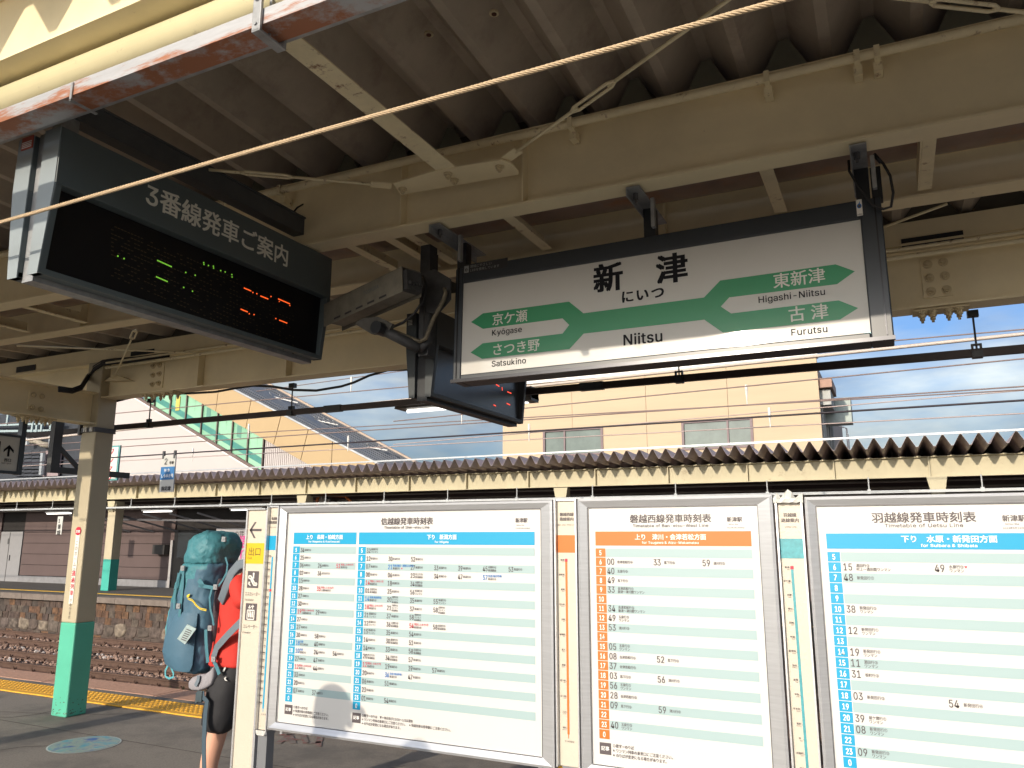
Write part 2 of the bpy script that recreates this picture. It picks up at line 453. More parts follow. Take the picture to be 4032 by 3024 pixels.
# track bed between the platforms
m = MB(); m.box(-60, 30, 6.2, 15.5, -1.5, -1.22); m.build('track_bed', ballb, kind='structure')
ico = [(0, 0, 1)] + [(.9 * math.cos(a), .9 * math.sin(a), .3) for a in np.arange(5) * 2 * math.pi / 5] + [(.8 * math.cos(a + .6), .8 * math.sin(a + .6), -.5) for a in np.arange(5) * 2 * math.pi / 5]
icf = [(0, 1 + k, 1 + (k + 1) % 5) for k in range(5)] + [(1 + k, 6 + k, 1 + (k + 1) % 5) for k in range(5)] + [(1 + (k + 1) % 5, 6 + k, 6 + (k + 1) % 5) for k in range(5)]
st = MB()
for i in range(15000):
    y = 6.5 + 8.8 * rng.rand(); x = -27 + 24 * rng.rand() ** .9
    r = .030 + .03 * rng.rand(); rot = Matrix.Rotation(rng.rand() * 6.28, 3, 'Z') @ Matrix.Rotation(rng.rand() * 1.5, 3, 'X')
    z = -1.21 + .03 * rng.rand()
    if 8.6 < y < 9.9 or abs(y - 13.2) < .6: z -= 0
    st.cur = 1 if (rng.rand() < (.30 if y < 8.2 else .08)) else 0
    st.add([Vector((x, y, z)) + (rot @ Vector(p)) * r * Vector((1, 1, .8)).length / 1.6 for p in ico], icf)
st.build('ballast', [stonea, stoneb], kind='stuff', label='loose brown and pale ballast stones between the rails', cat='ballast')
# grass tufts in the ballast
gr = MB()
for cx, cy in ((-12.0, 10.6), (-11.2, 10.9), (-10.4, 10.6), (-13.2, 10.4), (-9.9, 11.0), (-12.6, 12.2), (-21, 15.0), (-16, 15.0)):
    for k in range(60):
        a = rng.rand() * 6.28; r = rng.rand() * .25; h = .06 + .12 * rng.rand()
        p = Vector((cx + r * math.cos(a) * 1.6, cy + r * math.sin(a), -1.2)); l = Vector((rng.randn() * .05, rng.randn() * .05, h))
        gr.add([p, p + Vector((.012, 0, 0)), p + l], [(0, 1, 2)])
gr.build('weeds', mat('weed_green', (0.09, 0.16, 0.04), .8, var=.2), kind='stuff', label='small green weeds growing between the tracks', cat='weeds')

def rail_mesh(y):
    prof = [(-.062, 0), (.062, 0), (.062, .02), (.012, .035), (.012, .11), (.034, .12), (.034, .15), (-.034, .15), (-.034, .12), (-.012, .11), (-.012, .035), (-.062, .02)]
    mb = MB(); mb.prism([(-40, y + a, -1.17 + b) for a, b in prof], (60, 0, 0)); return mb
def track(yc, label):
    t = thing('railway_track', label, 'railway track', (-12, yc, -1.22), 'tracks between the two platforms')
    for s in (-1, 1):
        rail_mesh(yc + s * .5335).build('rail', railm, t)
    sp = MB(); sp.box(-.11, .11, -1.05, 1.05, -.07, .012); spm = sp.mesh('sleeper', sleepm)
    cl_ = MB(); cl_.box(-.05, .05, -.09, .09, 0, .035); cl_.tube([(0, -.07, .03), (0, -.07, .07)], .018, 6); cl_.tube([(0, .07, .03), (0, .07, .07)], .018, 6)
    clm = cl_.mesh('rail_clip', railm)
    for i in range(34):
        x = -27 + i * .62
        so = link('sleeper', spm, t, (x, yc, -1.22), rot=(0, 0, random.uniform(-.01, .01)))
        for s in (-1, 1):
            link('rail_clip', clm, so, (x, yc + s * .5335, -1.165))
track(8.05, 'rusty railway track nearest to the yellow tactile paving')
track(11.5, 'rusty railway track in the middle of the track bed')
track(13.95, 'rusty railway track below the stone platform wall')
m = MB(); m.tube([(-16, 10.15, -1.15), (-13, 10.05, -1.13), (-9, 10.2, -1.15), (-4, 10.1, -1.15)], .05, 6); m.tube([(-19.5, 10.3, -1.14), (-16.2, 10.2, -1.15)], .06, 6)
m.build('trackside_cable', rubber, label='black cable lying on the ballast between two tracks', cat='cable')

# far platform and its wall of bricks and rubble stones
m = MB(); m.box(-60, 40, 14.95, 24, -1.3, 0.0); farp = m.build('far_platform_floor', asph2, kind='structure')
m = MB(); m.box(-60, 40, 15.45, 15.62, .002, .010); m.build('yellow_line', mat('yellow_line_paint', (.62, .38, .05), .6, var=.1), farp)
for i in range(24):
    x0 = -30 + i * 1.0
    e = MB(); e.box(x0 + .004, x0 + .996, 14.66, 14.94, -.16 + random.uniform(-.01, .01), .0 + random.uniform(-.004, .004)); e.build('coping_stone', coping, farp, bevel=.008)
fw_ = thing('retaining_wall', 'dark stained brick and rubble wall under the far platform edge', 'wall', (-18, 14.9, -1.3))
m = MB(); m.box(-60, 40, 14.838, 14.948, -1.3, -.17); m.build('wall_backing', mortar, fw_)
bmeshes = []
for k in range(6):
    mb = MB(); w, h = .129, .090
    j = lambda a: a * (1 + random.uniform(-.10, .06))
    mb.add([(-j(w), -.0, -j(h)), (j(w), 0, -j(h)), (j(w), 0, j(h)), (-j(w), 0, j(h)), (-w * .95, .1, -h), (w * .95, .1, -h), (w * .95, .1, h), (-w * .95, .1, h)],
           [(0, 1, 2, 3), (4, 7, 6, 5), (0, 4, 5, 1), (1, 5, 6, 2), (2, 6, 7, 3), (3, 7, 4, 0)])
    bmeshes.append(mb.mesh('brick', brickm))
for r_ in range(3):
    for i in range(45):
        x = -26.3 + i * .265 + (r_ % 2) * .13
        link('brick', bmeshes[random.randrange(6)], fw_, (x, 14.825 + random.uniform(-.008, .012), -.27 - r_ * .185), rot=(0, random.uniform(-.03, .03), random.uniform(-.04, .04)))
rm = []
for k in range(6):
    mb = MB(); n = 8; rings = []
    for yy, sc in ((0.02, .80), (-.045, .97), (.06, 1.0)):
        pass
    base = [(math.cos(t * 2 * math.pi / n), math.sin(t * 2 * math.pi / n)) for t in range(n)]
    jr = [random.uniform(.85, 1.12) for _ in range(n)]
    sq = lambda c: math.copysign(abs(c) ** .42, c)
    for yy, sc in ((-.030, .70), (-.022, .90), (.0, 1.0), (.12, 1.0)):
        rings.append([(sq(c) * jr[i] * .232 * sc, yy, sq(s_) * jr[i] * .165 * sc) for i, (c, s_) in enumerate(base)])
    mb.loft(rings); rm.append(mb.mesh('rubble_stone', rubblem))
for i in range(27):
    link('rubble_stone', rm[random.randrange(6)], fw_, (-26.2 + i * .455 + random.uniform(-.03, .03), 14.83 + random.uniform(-.01, .02), -.87 + random.uniform(-.02, .02)), rot=(0, random.uniform(-.15, .15), 0), scale=(random.uniform(.85, 1.05), 1, random.uniform(.85, 1.08)))
for i in range(38):
    link('brick', bmeshes[random.randrange(6)], fw_, (-26.2 + i * .32, 14.83 + random.uniform(-.01, .01), -1.12), rot=(0, random.uniform(-.05, .05), 0), scale=(1.18, 1, 1.05))

# ================================================================== NEAR CANOPY
can = thing('platform_canopy', 'cream steel canopy with corrugated roof over the near platform', 'canopy', (-6.98, 5.0, 0))
bolt_mb = MB()
bolt_mb.tube([(0, 0, 0), (0, -.008, 0)], .026, 12); bolt_mb.tube([(0, -.008, 0), (0, -.024, 0)], .017, 6); bolt_mb.tube([(0, -.024, 0), (0, -.034, 0)], .009, 8)
bolt_me = bolt_mb.mesh('bolt', creamd, smooth=False)

def ibeam(name, p0, p1, h, w, tf=.012, tw=.008, material=cream, parent=can, webface=None):
    """p0,p1: centre of the bottom flange's underside"""
    p0 = Vector(p0); p1 = Vector(p1); mb = MB(); d = (p1 - p0)
    up = Vector((0, 0, 1)); side = d.cross(up).normalized()
    prof = [(-w / 2, 0), (w / 2, 0), (w / 2, tf), (tw / 2, tf + .006), (tw / 2, h - tf - .006), (w / 2, h - tf), (w / 2, h), (-w / 2, h), (-w / 2, h - tf), (-tw / 2, h - tf - .006), (-tw / 2, tf + .006), (-w / 2, tf)]
    mb.prism([p0 + side * a + up * b for a, b in prof], d)
    return mb.build(name, material, parent)
b1a, b1b = Vector((-9.5, 3.27, 3.3)), Vector((2.6, 3.585, 3.3))
bm1 = ibeam('roof_beam', b1a, b1b, .42, .135)
b2a, b2b = Vector((-9.5, 3.95, 3.3)), Vector((2.6, 4.36, 3.3))
bm2 = ibeam('roof_beam', b2a, b2b, .25, .135)
b3a, b3b = Vector((-14, 5.02, 2.965)), Vector((3.2, 5.02, 2.90))
bm3 = ibeam('roof_beam', b3a, b3b, .36, .16)
b0 = ibeam('roof_beam', (-9.5, 1.70, 3.465), (2.6, 1.70, 3.465), .42, .19)
def y1(x): return lerp(b1a, b1b, (x + 9.5) / 12.1).y
def y2(x): return lerp(b2a, b2b, (x + 9.5) / 12.1).y
# stiffeners on beam 1 and joints
for px, py in ((400, 1300), (1175, 1100)):
    p = c2(px, py, Y=3.42); m = MB(); m.box(p.x - .005, p.x + .005, y1(p.x) - .064, y1(p.x) - .004, 3.315, 3.70); m.build('stiffener', cream, bm1)
for x in (-4.9, -6.2, 1.3):
    m = MB(); m.box(x - .005, x + .005, y1(x) - .064, y1(x) - .004, 3.315, 3.70); m.build('stiffener', cream, bm1)
for x in (-7.6, -5.95, -3.6, -1.06, 1.1):
    m = MB(); m.box(x - .005, x + .005, y2(x) - .064, y2(x) - .004, 3.315, 3.53); m.build('stiffener', cream, bm2)
# pipe running along the top of beam 1 with its clips
m = MB(); m.tube([(-9.5, y1(-9.5) - .09, 3.675)] + [(x, y1(x) - .09, 3.675 + .003 * math.sin(x * 5)) for x in np.arange(-9, 2.6, .5)], .021, 10)
pipe1 = m.build('conduit_pipe', creamr, can, smooth=True)
for x in (-1.32, -.36, .02, .1, -3.2, -5.4):
    m = MB(); m.box(x - .012, x + .012, y1(x) - .116, y1(x) - .064, 3.645, 3.70); m.box(x - .018, x + .018, y1(x) - .074, y1(x) - .008, 3.60, 3.645); m.build('pipe_clip', creamr, pipe1)
# cable of dirt-dark trim below the top flange of beam 3
m = MB(); m.tube([(-6.8, 4.90, 3.22), (-4, 4.90, 3.235), (-1, 4.90, 3.22), (3, 4.90, 3.215)], .014, 8); m.tube([(-6.8, 4.90, 3.27), (-3, 4.90, 3.275), (3, 4.90, 3.26)], .011, 8)
m.build('conduit_pipe', creamr, can, smooth=True)
# upper purlin over beam 3 with slots
m = MB(); m.box(-14, 3.2, 4.97, 5.06, 3.31, 3.325); m.box(-14, 3.2, 4.985, 4.995, 3.29, 3.46)
m.build('purlin', cream, can)
for px, py in ((300, 790), (1750, 600),):
    p = cl(px, py, Y=4.96); m = MB(); m.box(p.x - .16, p.x + .16, 4.975, 4.982, p.z - .03, p.z + .03); m.build('vent_slot', blackm, can)
pa = cr(390, 900, Y=4.96); pb = cr(870, 850, Y=4.96)
m = MB(); m.box(pa.x, pb.x, 4.972, 4.982, pa.z - .035, pa.z + .035); vs = m.build('vent_slot', blackm, can)
m = MB()
for k in range(5):
    x = pa.x + (pb.x - pa.x) * (k + .2) / 5; m.box(x, x + .045, 4.966, 4.971, pa.z - .03, pa.z - .018)
m.build('slot_gap', mat('pale_metal', (.75, .75, .72), .4, var=0), vs)
# transverse beam at the post
tb = ibeam('cross_beam', (-6.98, 1.6, 2.675), (-6.98, 4.92, 2.675), .31, .17)
# unseen bars added for their shadows on name sign and departure board end
m = MB(); m.box(-9, 2.4, 1.775, 1.80, 3.262, 3.34); m.build('sun_blocker', galv, can)  # blocks the sun gap between channel and pipe, keeping a stripe off the sign
m = MB(); m.box(-4.6, -2.85, .88, .92, 3.18, 3.34); m.build('shadow_bar', cream, can)  # put in out of view to shade a band on the departure board's end
m = MB(); m.box(-9.8, 2.6, 3.742, 3.748, 3.62, 4.02); m.build('flashing', mat('flashing_dark', (.06, .05, .04), .7, var=.2), can)
m = MB(); m.box(-14, 3.3, 5.075, 5.08, 3.30, 3.72); m.build('flashing', mat('flashing_dark2', (.12, .11, .09), .7, var=.2), can)
tcx = -6.98 + .005
mb = MB()
pa = cl(365, 1065, X=-6.97); pb = cl(560, 1345, X=-6.97)
m = MB(); m.box(-6.974, -6.966, pa.y, pb.y, pb.z + .01, pa.z); spl = m.build('splice_plate', cream, tb)
for (px, py) in ((415, 1120), (520, 1140), (397, 1275), (505, 1300)):
    p = cl(px, py, X=-6.965); link('bolt', bolt_me, spl, (-6.965, p.y, p.z), rot=(0, 0, math.pi / 2))
# under-flange bolt packs
def underbolts(parent, xs, y, z, alongx=True):
    a, b = min(xs) - .05, max(xs) + .05
    m = MB()
    if alongx: m.box(a, b, y - .065, y + .065, z - .012, z - .001)
    else: m.box(y - .06, y + .06, a, b, z - .012, z - .001)
    pl = m.build('splice_plate', creamd, parent)
    for x in xs:
        for s in (-.035, .035):
            loc = (x, y + s, z - .012) if alongx else (y + s, x, z - .012)
            link('bolt', bolt_me, pl, loc, rot=(math.pi / 2, 0, 0), scale=(.9, 1.5, .9))
underbolts(bm3, [c6(px, 330, Y=4.98).x for px in (1550, 1620, 1725, 1795)], 5.02, 2.907)
underbolts(bm3, [c4(px, 900, Y=4.98).x for px in (945, 1000, 1060, 1110)], 5.02, 2.935)
underbolts(tb, [4.25, 4.33, 4.42, 4.5], -6.98, 2.675, False)
# bolted splice plates on beam 3's web
def splice(parent, p_tl, p_br, bolts, yf):
    m = MB(); m.box(p_tl.x, p_br.x, yf - .008, yf, p_br.z, p_tl.z); pl = m.build('splice_plate', cream, parent)
    for b in bolts: link('bolt', bolt_me, pl, (b.x, yf - .008, b.z))
splice(bm3, cr(530, 1020, Y=5.0), cr(785, 1290, Y=5.0), [cr(x, y, Y=5.0) for x, y in ((590, 1055), (710, 1037), (605, 1160), (722, 1142), (618, 1262), (737, 1248))], 5.014)
splice(bm3, cl(1880, 740, Y=5.0), cl(2010, 1030, Y=5.0), [cl(x, y, Y=5.0) for x, y in ((1905, 765), (1985, 750), (1900, 875), (1980, 860), (1893, 990), (1970, 975))], 5.014)
for px in (1880,):
    x = c4(px, 700, Y=5.0).x; m = MB(); m.box(x - .006, x + .006, 4.945, 5.014, 2.95, 3.30); m.build('stiffener', cream, bm3)
for x in (-5.6, -3.1, -.9, .95, 2.2):
    m = MB(); m.box(x - .006, x + .006, 4.945, 5.014, 2.945, 3.27); m.build('stiffener', cream, bm3)
# the post
def column(xc, yc, w, d, z1, parent, cm, tm_, zt):
    m = MB(); m.box(xc - w / 2, xc + w / 2, yc - d / 2, yc + d / 2, zt, z1); c = m.build('column', cm, parent, bevel=.012)
    m = MB(); m.box(xc - w / 2 - .001, xc + w / 2 + .001, yc - d / 2 - .001, yc + d / 2 + .001, 0, zt + .001); m.build('painted_base', tm_, c, bevel=.012)
    return c
col1 = column(-6.985, 5.02, .21, .20, 3.3, can, post_cr, teal, .82)
for x, y in ((-6.985, 1.7), (-.6, -2.2), (-13.3, 5.02), (-13.3, 1.7)):
    if x != -.6: column(x, y, .21, .20, 3.4, can, post_cr, teal, .82)
m = MB(); m.box(-7.1, -6.87, 4.90, 5.13, 2.60, 2.645); m.box(-7.105, -7.075, 4.89, 4.93, 2.58, 2.74); m.build('steel_band', aludk, col1)
m = MB()
for x in (-7.02, -6.99, -6.93, -6.91): m.box(x, x + .012, 4.888, 4.899, 2.60, 2.645)
m.build('band_wrap', mat('pale_metal', (.75, .75, .72)), col1)
m = MB(); m.tube([(-7.09, 4.90, 2.62), (-7.088, 4.90, 3.0)], .006, 6); m.build('cable_drop', rubber, col1)
m = MB()
for k in range(26):
    zz = .015 + .16 * rng.rand() ** 2; yy = 4.9188; xx_ = -7.08 + .19 * rng.rand(); w_ = .006 + .02 * rng.rand(); h_ = .003 + .010 * rng.rand()
    m.prism([(xx_, yy, zz), (xx_ + w_, yy, zz + .002), (xx_ + w_ * .8, yy, zz + h_), (xx_ + w_ * .1, yy, zz + h_ * .8)], (0, .0006, 0))
    yq = 4.93 + .17 * rng.rand(); m.prism([(-6.8788, yq, zz), (-6.8788, yq + w_, zz), (-6.8788, yq + w_ * .7, zz + h_)], (-.0006, 0, 0))
m.build('paint_scuffs', mat('scuff_dark', (.10, .12, .10), .8, var=.3), col1, kind='stuff')
# warning sticker on the post, vertical
p0 = cw(845, 275, Y=4.915); m = MB()
m.cur = 0; xx = p0.x + .005
m.box(xx - .028, xx + .028, 4.9155, 4.9185, .99, p0.z - .01)
stk = m.build('warning_sticker', mat('sticker_white', (.74, .72, .66), .4, var=0), col1, label='vertical white warning sticker with red round mark')
m = MB(); m.cur = 0
m.add([(xx + .0 + .04 * math.cos(t * .3926), 4.914, p0.z + .02 + .04 * math.sin(t * .3926)) for t in range(16)], [tuple(range(16))])
text(m, '通過列車', (xx, 4.914, 1.245), XU, ZU, .052, bold=True, vertical=True)
m.cur = 1; text(m, 'このホームは', (xx, 4.914, 1.53), XU, ZU, .044, vertical=True); text(m, 'があります', (xx, 4.914, 1.18 - .17), XU, ZU, .034, vertical=True)
m.cur = 2; text(m, '危険', (xx, 4.913, p0.z + .005), XU, ZU, .03, bold=True, align='c')
m.build('sticker_print', [inkr, inkg, inkw], stk)

# roof sheets
def sheets(name, x0, x1, per, y0, z0, y1_, z1_, depth, material, parent, nper=2, vf=.14, pf_=.16, th=.0012):
    out = []; x = x0
    while x < x1 - 1e-6:
        n = nper; mb = MB(); prof = []
        for k in range(n):
            b = x + k * per
            prof += [(b, 0), (b + per * vf, 0), (b + per * (.5 + vf / 2 - pf_ / 2), depth), (b + per * (.5 + vf / 2 + pf_ / 2), depth)]
        prof.append((x + n * per, 0))
        vs = []; N = len(prof)
        for (yy, zz) in ((y0, z0), (y1_, z1_)):
            for a, b in prof: vs.append((a, yy, zz + b))
        mb.add(vs, [(i, i + 1, N + i + 1, N + i) for i in range(N - 1)])
        mb.add([(a, b, c + .004) for a, b, c in vs], [(N + i, N + i + 1, i + 1, i) for i in range(N - 1)])
        mb.add([vs[i] for i in range(N)] + [(vs[i][0], vs[i][1], vs[i][2] + .004) for i in range(N)], [(i, N + i, N + i + 1, i + 1) for i in range(N - 1)])
        out.append(mb.build(name, material, parent)); x += n * per
    return out
sheets('roof_sheet', -9.8, 2.6, .372, 3.75, 3.80, .50, 3.985, .175, deckm, can, vf=.13, pf_=.15)
sheets('roof_sheet', -14, 3.4, .372, 4.32, 3.46, 5.75, 3.53, .175, deckm, can, vf=.13, pf_=.15)
# closure plates that stand in each corrugation over beam 1
for i in range(33):
    x = -9.8 + .372 * i
    if x > 2.2: break
    xc = x + .372 * (.5 + .065)
    m = MB(); m.prism([(xc - .135, 3.58, 3.735), (xc + .135, 3.58, 3.735), (xc + .022, 3.58, 3.955), (xc - .022, 3.58, 3.955)], (0, .004, 0))
    m.build('closure_plate', mat('closure_green_grey', (.13, .13, .10), .6), can)
m = MB(); m.box(-9.8, 2.6, 3.59, 3.63, 3.72, 3.80); m.build('packing_strip', blackm, can)
# two plugged screw holes in the sheet
for px, py in ((567, 215), (990, 80)):
    p = c2(px, py, Z=3.90); m = MB(); m.tube([p, p - Vector((0, 0, .008))], .022, 12); o = m.build('screw_washer', creamd, can)
    m = MB(); m.tube([p - Vector((0, 0, .0085)), p - Vector((0, 0, .012))], .012, 8); m.build('screw', mat('rust_dark', (.08, .03, .02), .8), o)
# valley gutter between beams 1 and 2
gm_ = MB(); rings = []
for x in np.arange(-9.5, 2.61, .55):
    ya, yb = y1(x) + .06, y2(x) - .06; w = (yb - ya)
    rings.append([(x, ya + w * t, 3.44 + .07 * (abs(2 * t - 1) ** 2.5) + random.uniform(-.003, .003)) for t in np.linspace(0, 1, 12)])
gm_.loft(rings, closed=False, cap=False)
gut = gm_.build('gutter', gutm, can, smooth=True)
def strap(pts):
    a, b = pts; x = (a.x + b.x) / 2
    m = MB(); m.box(x - .028, x + .028, y1(x) + .068, y2(x) - .068, 3.33, 3.337); m.box(x - .036, x - .029, y1(x) + .068, y2(x) - .068, 3.33, 3.42)
    m.build('gutter_strap', creamr, gut)
for f_, a, b in ((c2, (500, 1550), (620, 1650)), (c2, (1130, 1420), (1240, 1560)), (c3, (560, 1100), (605, 1305)), (c3, (1600, 910), (1580, 1150)), (c4, (170, 335), (430, 400)), (c4, (-50, 440), (60, 465)), (c5, (300, 60), (340, 90))):
    strap((f_(*a, Z=3.33), f_(*b, Z=3.33)))
for x in (-8.0, 1.3, 2.0, -2.55): strap((Vector((x, 0, 0)), Vector((x, 0, 0))))
# strut, gusset and bracing rods
m = MB(); m.box(-1.975, -1.868, 1.80, 3.165, 3.455, 3.461); m.box(-1.975, -1.969, 1.80, 3.165, 3.461, 3.52); m.build('strut', creamr, can)
pts = [cg(x, y, Z=3.45) for x, y in ((590, 885), (985, 765), (1590, 665), (1690, 695), (1760, 775), (1755, 800), (660, 990))]
m = MB(); m.prism(pts, (0, 0, .008)); gus = m.build('gusset_plate', cream, can)
for x, y in ((677, 930), (1100, 790), (1160, 848), (1580, 725)):
    p = cg(x, y, Z=3.449); link('bolt', bolt_me, gus, p, rot=(math.pi / 2, 0, 0), scale=(.9, .9, .9))
def rod(a, b, tb0=None, tb1=None, r=.008, tag_a=True):
    m = MB(); a = Vector(a); b = Vector(b); d = (b - a).normalized()
    if tb0 is None: m.tube([a, b], r, 8)
    else:
        m.tube([a, lerp(a, b, tb0 + .03)], r, 8)
        m2 = MB(); m2.tube([lerp(a, b, tb1 - .03), b], r, 8); m2.build('brace_rod', creamr, can, smooth=True)
    o = m.build('brace_rod', creamr, can, smooth=True)
    if tb0 is not None:
        m = MB(); p, q = lerp(a, b, tb0), lerp(a, b, tb1); s = d.cross(Vector((0, 0, 1))).normalized() * .017
        m.tube([p, lerp(p, q, .12) + s, lerp(p, q, .88) + s, q], .0075, 8); m.tube([p, lerp(p, q, .12) - s, lerp(p, q, .88) - s, q], .0075, 8)
        m.build('turnbuckle', creamr, o, smooth=True)
    if tag_a:
        s = d.cross(Vector((0, 0, 1))).normalized(); m = MB(); m.bar(a - d * .09, a + d * .02, .06, .008); m.build('end_plate', cream, o)
    return o
ra, rb = c2(1130, 985, Z=3.47), c3(560, -190, Z=3.47)
d1 = c2(1480, 725, Z=3.47); d2 = c2(1755, 515, Z=3.47); L_ = (rb - ra).length
rod(ra, rb, (d1 - ra).length / L_, (d2 - ra).length / L_)
ra, rb = c2(215, 1195, Z=3.47), cz(1300, 345, Z=3.47)
d1 = cz(1825, 395, Z=3.47); d2 = cz(1500, 378, Z=3.47); L_ = (rb - ra).length
rod(ra, rb, (d1 - ra).length / L_, (d2 - ra).length / L_)
ra, rb = c3(2500, 110, Z=3.47), c3(1100, -45, Z=3.47)
d1 = c3(2050, 65, Z=3.47); d2 = c3(1590, 15, Z=3.47); L_ = (rb - ra).length
rod(ra, rb, (d1 - ra).length / L_, (d2 - ra).length / L_, tag_a=False)
ra, rb = cl(1430, 885, Y=4.93), cl(1690, 310, Z=3.31)
rod(ra, rb, .82, .99)
rod(cl(210, 510, Z=3.31), cl(2500, 600, Y=4.92), tag_a=False)
rod(cr(225, 780, Y=4.6), cr(740, 590, Z=3.33), tag_a=False)
m = MB(); pts = [cl(x, y, Y=4.95) for x, y in ((1300, 950), (1620, 940), (1480, 885), (1380, 890))]
m.prism(pts, (0, .06, 0)); m.build('gusset_plate', creamd, can)
# dark cables curling round the post head
m = MB()
for k in range(3):
    o = k * 22
    pts = [cl(x, y + o * .9, X=-6.72 + .02 * k) if i < 3 else cl(x, y + o, Y=4.93 - .01 * k) for i, (x, y) in enumerate(((730, 1030), (900, 1050), (1010, 1010), (1090, 880), (1170, 770), (1280, 700), (1420, 680), (1700, 660), (2100, 610)))]
    m.tube(pts, .013, 8)
m.build('cable_bundle', rubber, can, smooth=True)
# sagging black cable below beam 3
m = MB(); pts = [c4(x, y, Y=5.12) for x, y in ((760, 940), (900, 905), (1050, 893), (1230, 890), (1400, 880), (1520, 858), (1640, 840), (1760, 845), (1900, 868), (2050, 872), (2212, 845))] + [c5(x, y, Y=5.12) for x, y in ((80, 820), (180, 775), (300, 740), (420, 735), (600, 742), (900, 720), (1500, 640))]
m.tube(pts, .011, 8); m.build('power_cable', rubber, smooth=True, label='black cable sagging below the outer beam of the canopy', cat='cable')

# drain pipe under beam 0 and rusty channel
m = MB(); m.tube([(-6.9, 1.735, 3.39), (-3.2, 1.735, 3.39)], .062, 16); m.tube([(-3.2, 1.735, 3.39), (2.2, 1.735, 3.39)], .062, 16)
dp = m.build('drain_pipe', mat('pipe_cream', (0.66, 0.60, 0.38), .4, var=.05, scale=4, col2=(.40, .34, .22), thr=(.62, .75), c2scale=9), smooth=True, label='thick pale yellow pipe running above the rusty channel', cat='pipe')
ch = thing('cable_channel', 'rusty galvanised steel channel hanging under the canopy', 'channel', (-2.4, 1.69, 3.2))
m = MB(); m.box(-9, 2.4, 1.642, 1.646, 3.218, 3.275); m.box(-9, 2.4, 1.646, 1.735, 3.218, 3.222); m.box(-9, 2.4, 1.735, 1.739, 3.218, 3.275); m.box(-9, 2.4, 1.646, 1.652, 3.269, 3.275)
m.build('channel_body', [rustch], ch)
x = c1(1725, 180, Z=3.23).x
m = MB(); m.box(x - .018, x + .018, 1.628, 1.640, 3.19, 3.35); m.box(x - .018, x + .018, 1.628, 1.75, 3.188, 3.198); m.box(x - .018, x + .018, 1.74, 1.752, 3.19, 3.36); m.build('hanger_clamp', galv, ch, bevel=.003)
m = MB(); m.tube([(x, 1.69, 3.2), (x, 1.69, 3.52)], .006, 8); m.tube([(x, 1.628, 3.31), (x, 1.618, 3.31)], .012, 10); m.tube([(x, 1.628, 3.215), (x, 1.623, 3.215)], .006, 10); m.build('hanger_rod', galv, ch)
x = c1(545, 640, Z=3.23).x
m = MB(); m.box(x - .006, x + .006, 1.636, 1.641, 3.195, 3.268); m.box(x - .006, x + .006, 1.636, 1.745, 3.193, 3.199); m.build('joint_band', galv, ch)
# wire rope: twisted strands
rp_ = MB(); a, b = Vector((-7.5, 1.672, 2.80)), Vector((2.2, 1.672, 2.80)); d = (b - a)
for k in range(5):
    pts = []; N = 1500
    for i in range(N + 1):
        t = i / N; ph = t * d.length / .070 * 2 * math.pi + k * math.pi * .4
        pts.append(a + d * t + Vector((0, math.cos(ph), math.sin(ph))) * .0047)
    rp_.tube(pts, .0027, 5, cap=False)
rp_.build('wire_rope', ropem, smooth=True, label='tan twisted wire rope stretched across the view under the roof', cat='rope')

# ================================================================== STATION NAME SIGN
TILT = math.radians(-1.71)
ns = thing('station_name_sign', 'white station name sign 新津 Niitsu with green arrow bands in dark frame', 'station sign', (-1.055, 3.76, 2.455))
SY = 3.70; kx = SY / 3.6
def sx_(x): return x * kx
def sz_(z): return 1.6 + (z - 1.6) * kx
X0, X1, Z0, Z1 = -2.172, .064, 2.452, 3.128
piv = Vector((0, SY, Z0))
def tilt(mb):
    R_ = Matrix.Rotation(TILT, 3, 'X')
    mb.v = [tuple(piv + R_ @ (Vector(p) - piv)) for p in mb.v]; return mb
wx0, wx1, wz0, wz1 = at(1815, 1470, Y=SY).x, -.028, 2.492, 3.035
m = MB(); m.box(X0, wx0, SY - .012, SY + .13, Z0, Z1); m.box(wx1, X1, SY - .012, SY + .13, Z0, Z1); m.box(wx0, wx1, SY - .012, SY + .13, wz1, Z1); m.box(wx0, wx1, SY - .012, SY + .13, Z0, wz0)
tilt(m).build('frame', signfr, ns, bevel=.006)
m = MB(); m.box(X0 - .004, X1 + .004, SY - .03, SY - .0125, Z0 - .006, Z0 + .012); m.box(X1 - .03, X1 - .024, SY - .018, SY - .0125, Z0 + .02, Z1); m.box(X0 + .02, X0 + .026, SY - .018, SY - .0125, Z0 + .02, Z1); tilt(m).build('trim', mat('trim_dark', (.05, .05, .055), .25, metal=.5), ns)
m = MB(); m.box(wx0, wx1, SY, SY + .10, wz0, wz1); face = tilt(m).build('face_panel', white_pl, ns)
def P(x, z): return (sx_(x), sz_(z))
left = [(-2.012, 2.764), (-1.938, 2.805), (-1.431, 2.803), (-1.351, 2.729)]
right = [(-.735, 2.728), (-.655, 2.802), (-.144, 2.802), (-.068, 2.757), (-.145, 2.708), (-.617, 2.712), (-.658, 2.672), (-.612, 2.632), (-.144, 2.632), (-.068, 2.586), (-.145, 2.543), (-.654, 2.543), (-.738, 2.617)]
lback = [(-1.351, 2.620), (-1.429, 2.547), (-1.938, 2.547), (-2.010, 2.590), (-1.936, 2.634), (-1.467, 2.634), (-1.430, 2.676), (-1.467, 2.716), (-1.936, 2.716)]
poly = [P(x, z) for x, z in left + right + lback]
m = MB(); m.add([(x, SY - .001, z) for x, z in poly], [tuple(range(len(poly)))][::1])
if True:
    # keep the face pointing at the viewer
    nrm = sum((poly[i][0] * poly[(i + 1) % len(poly)][1] - poly[(i + 1) % len(poly)][0] * poly[i][1]) for i in range(len(poly)))
    if nrm < 0: m.f = [tuple(reversed(m.f[0]))]
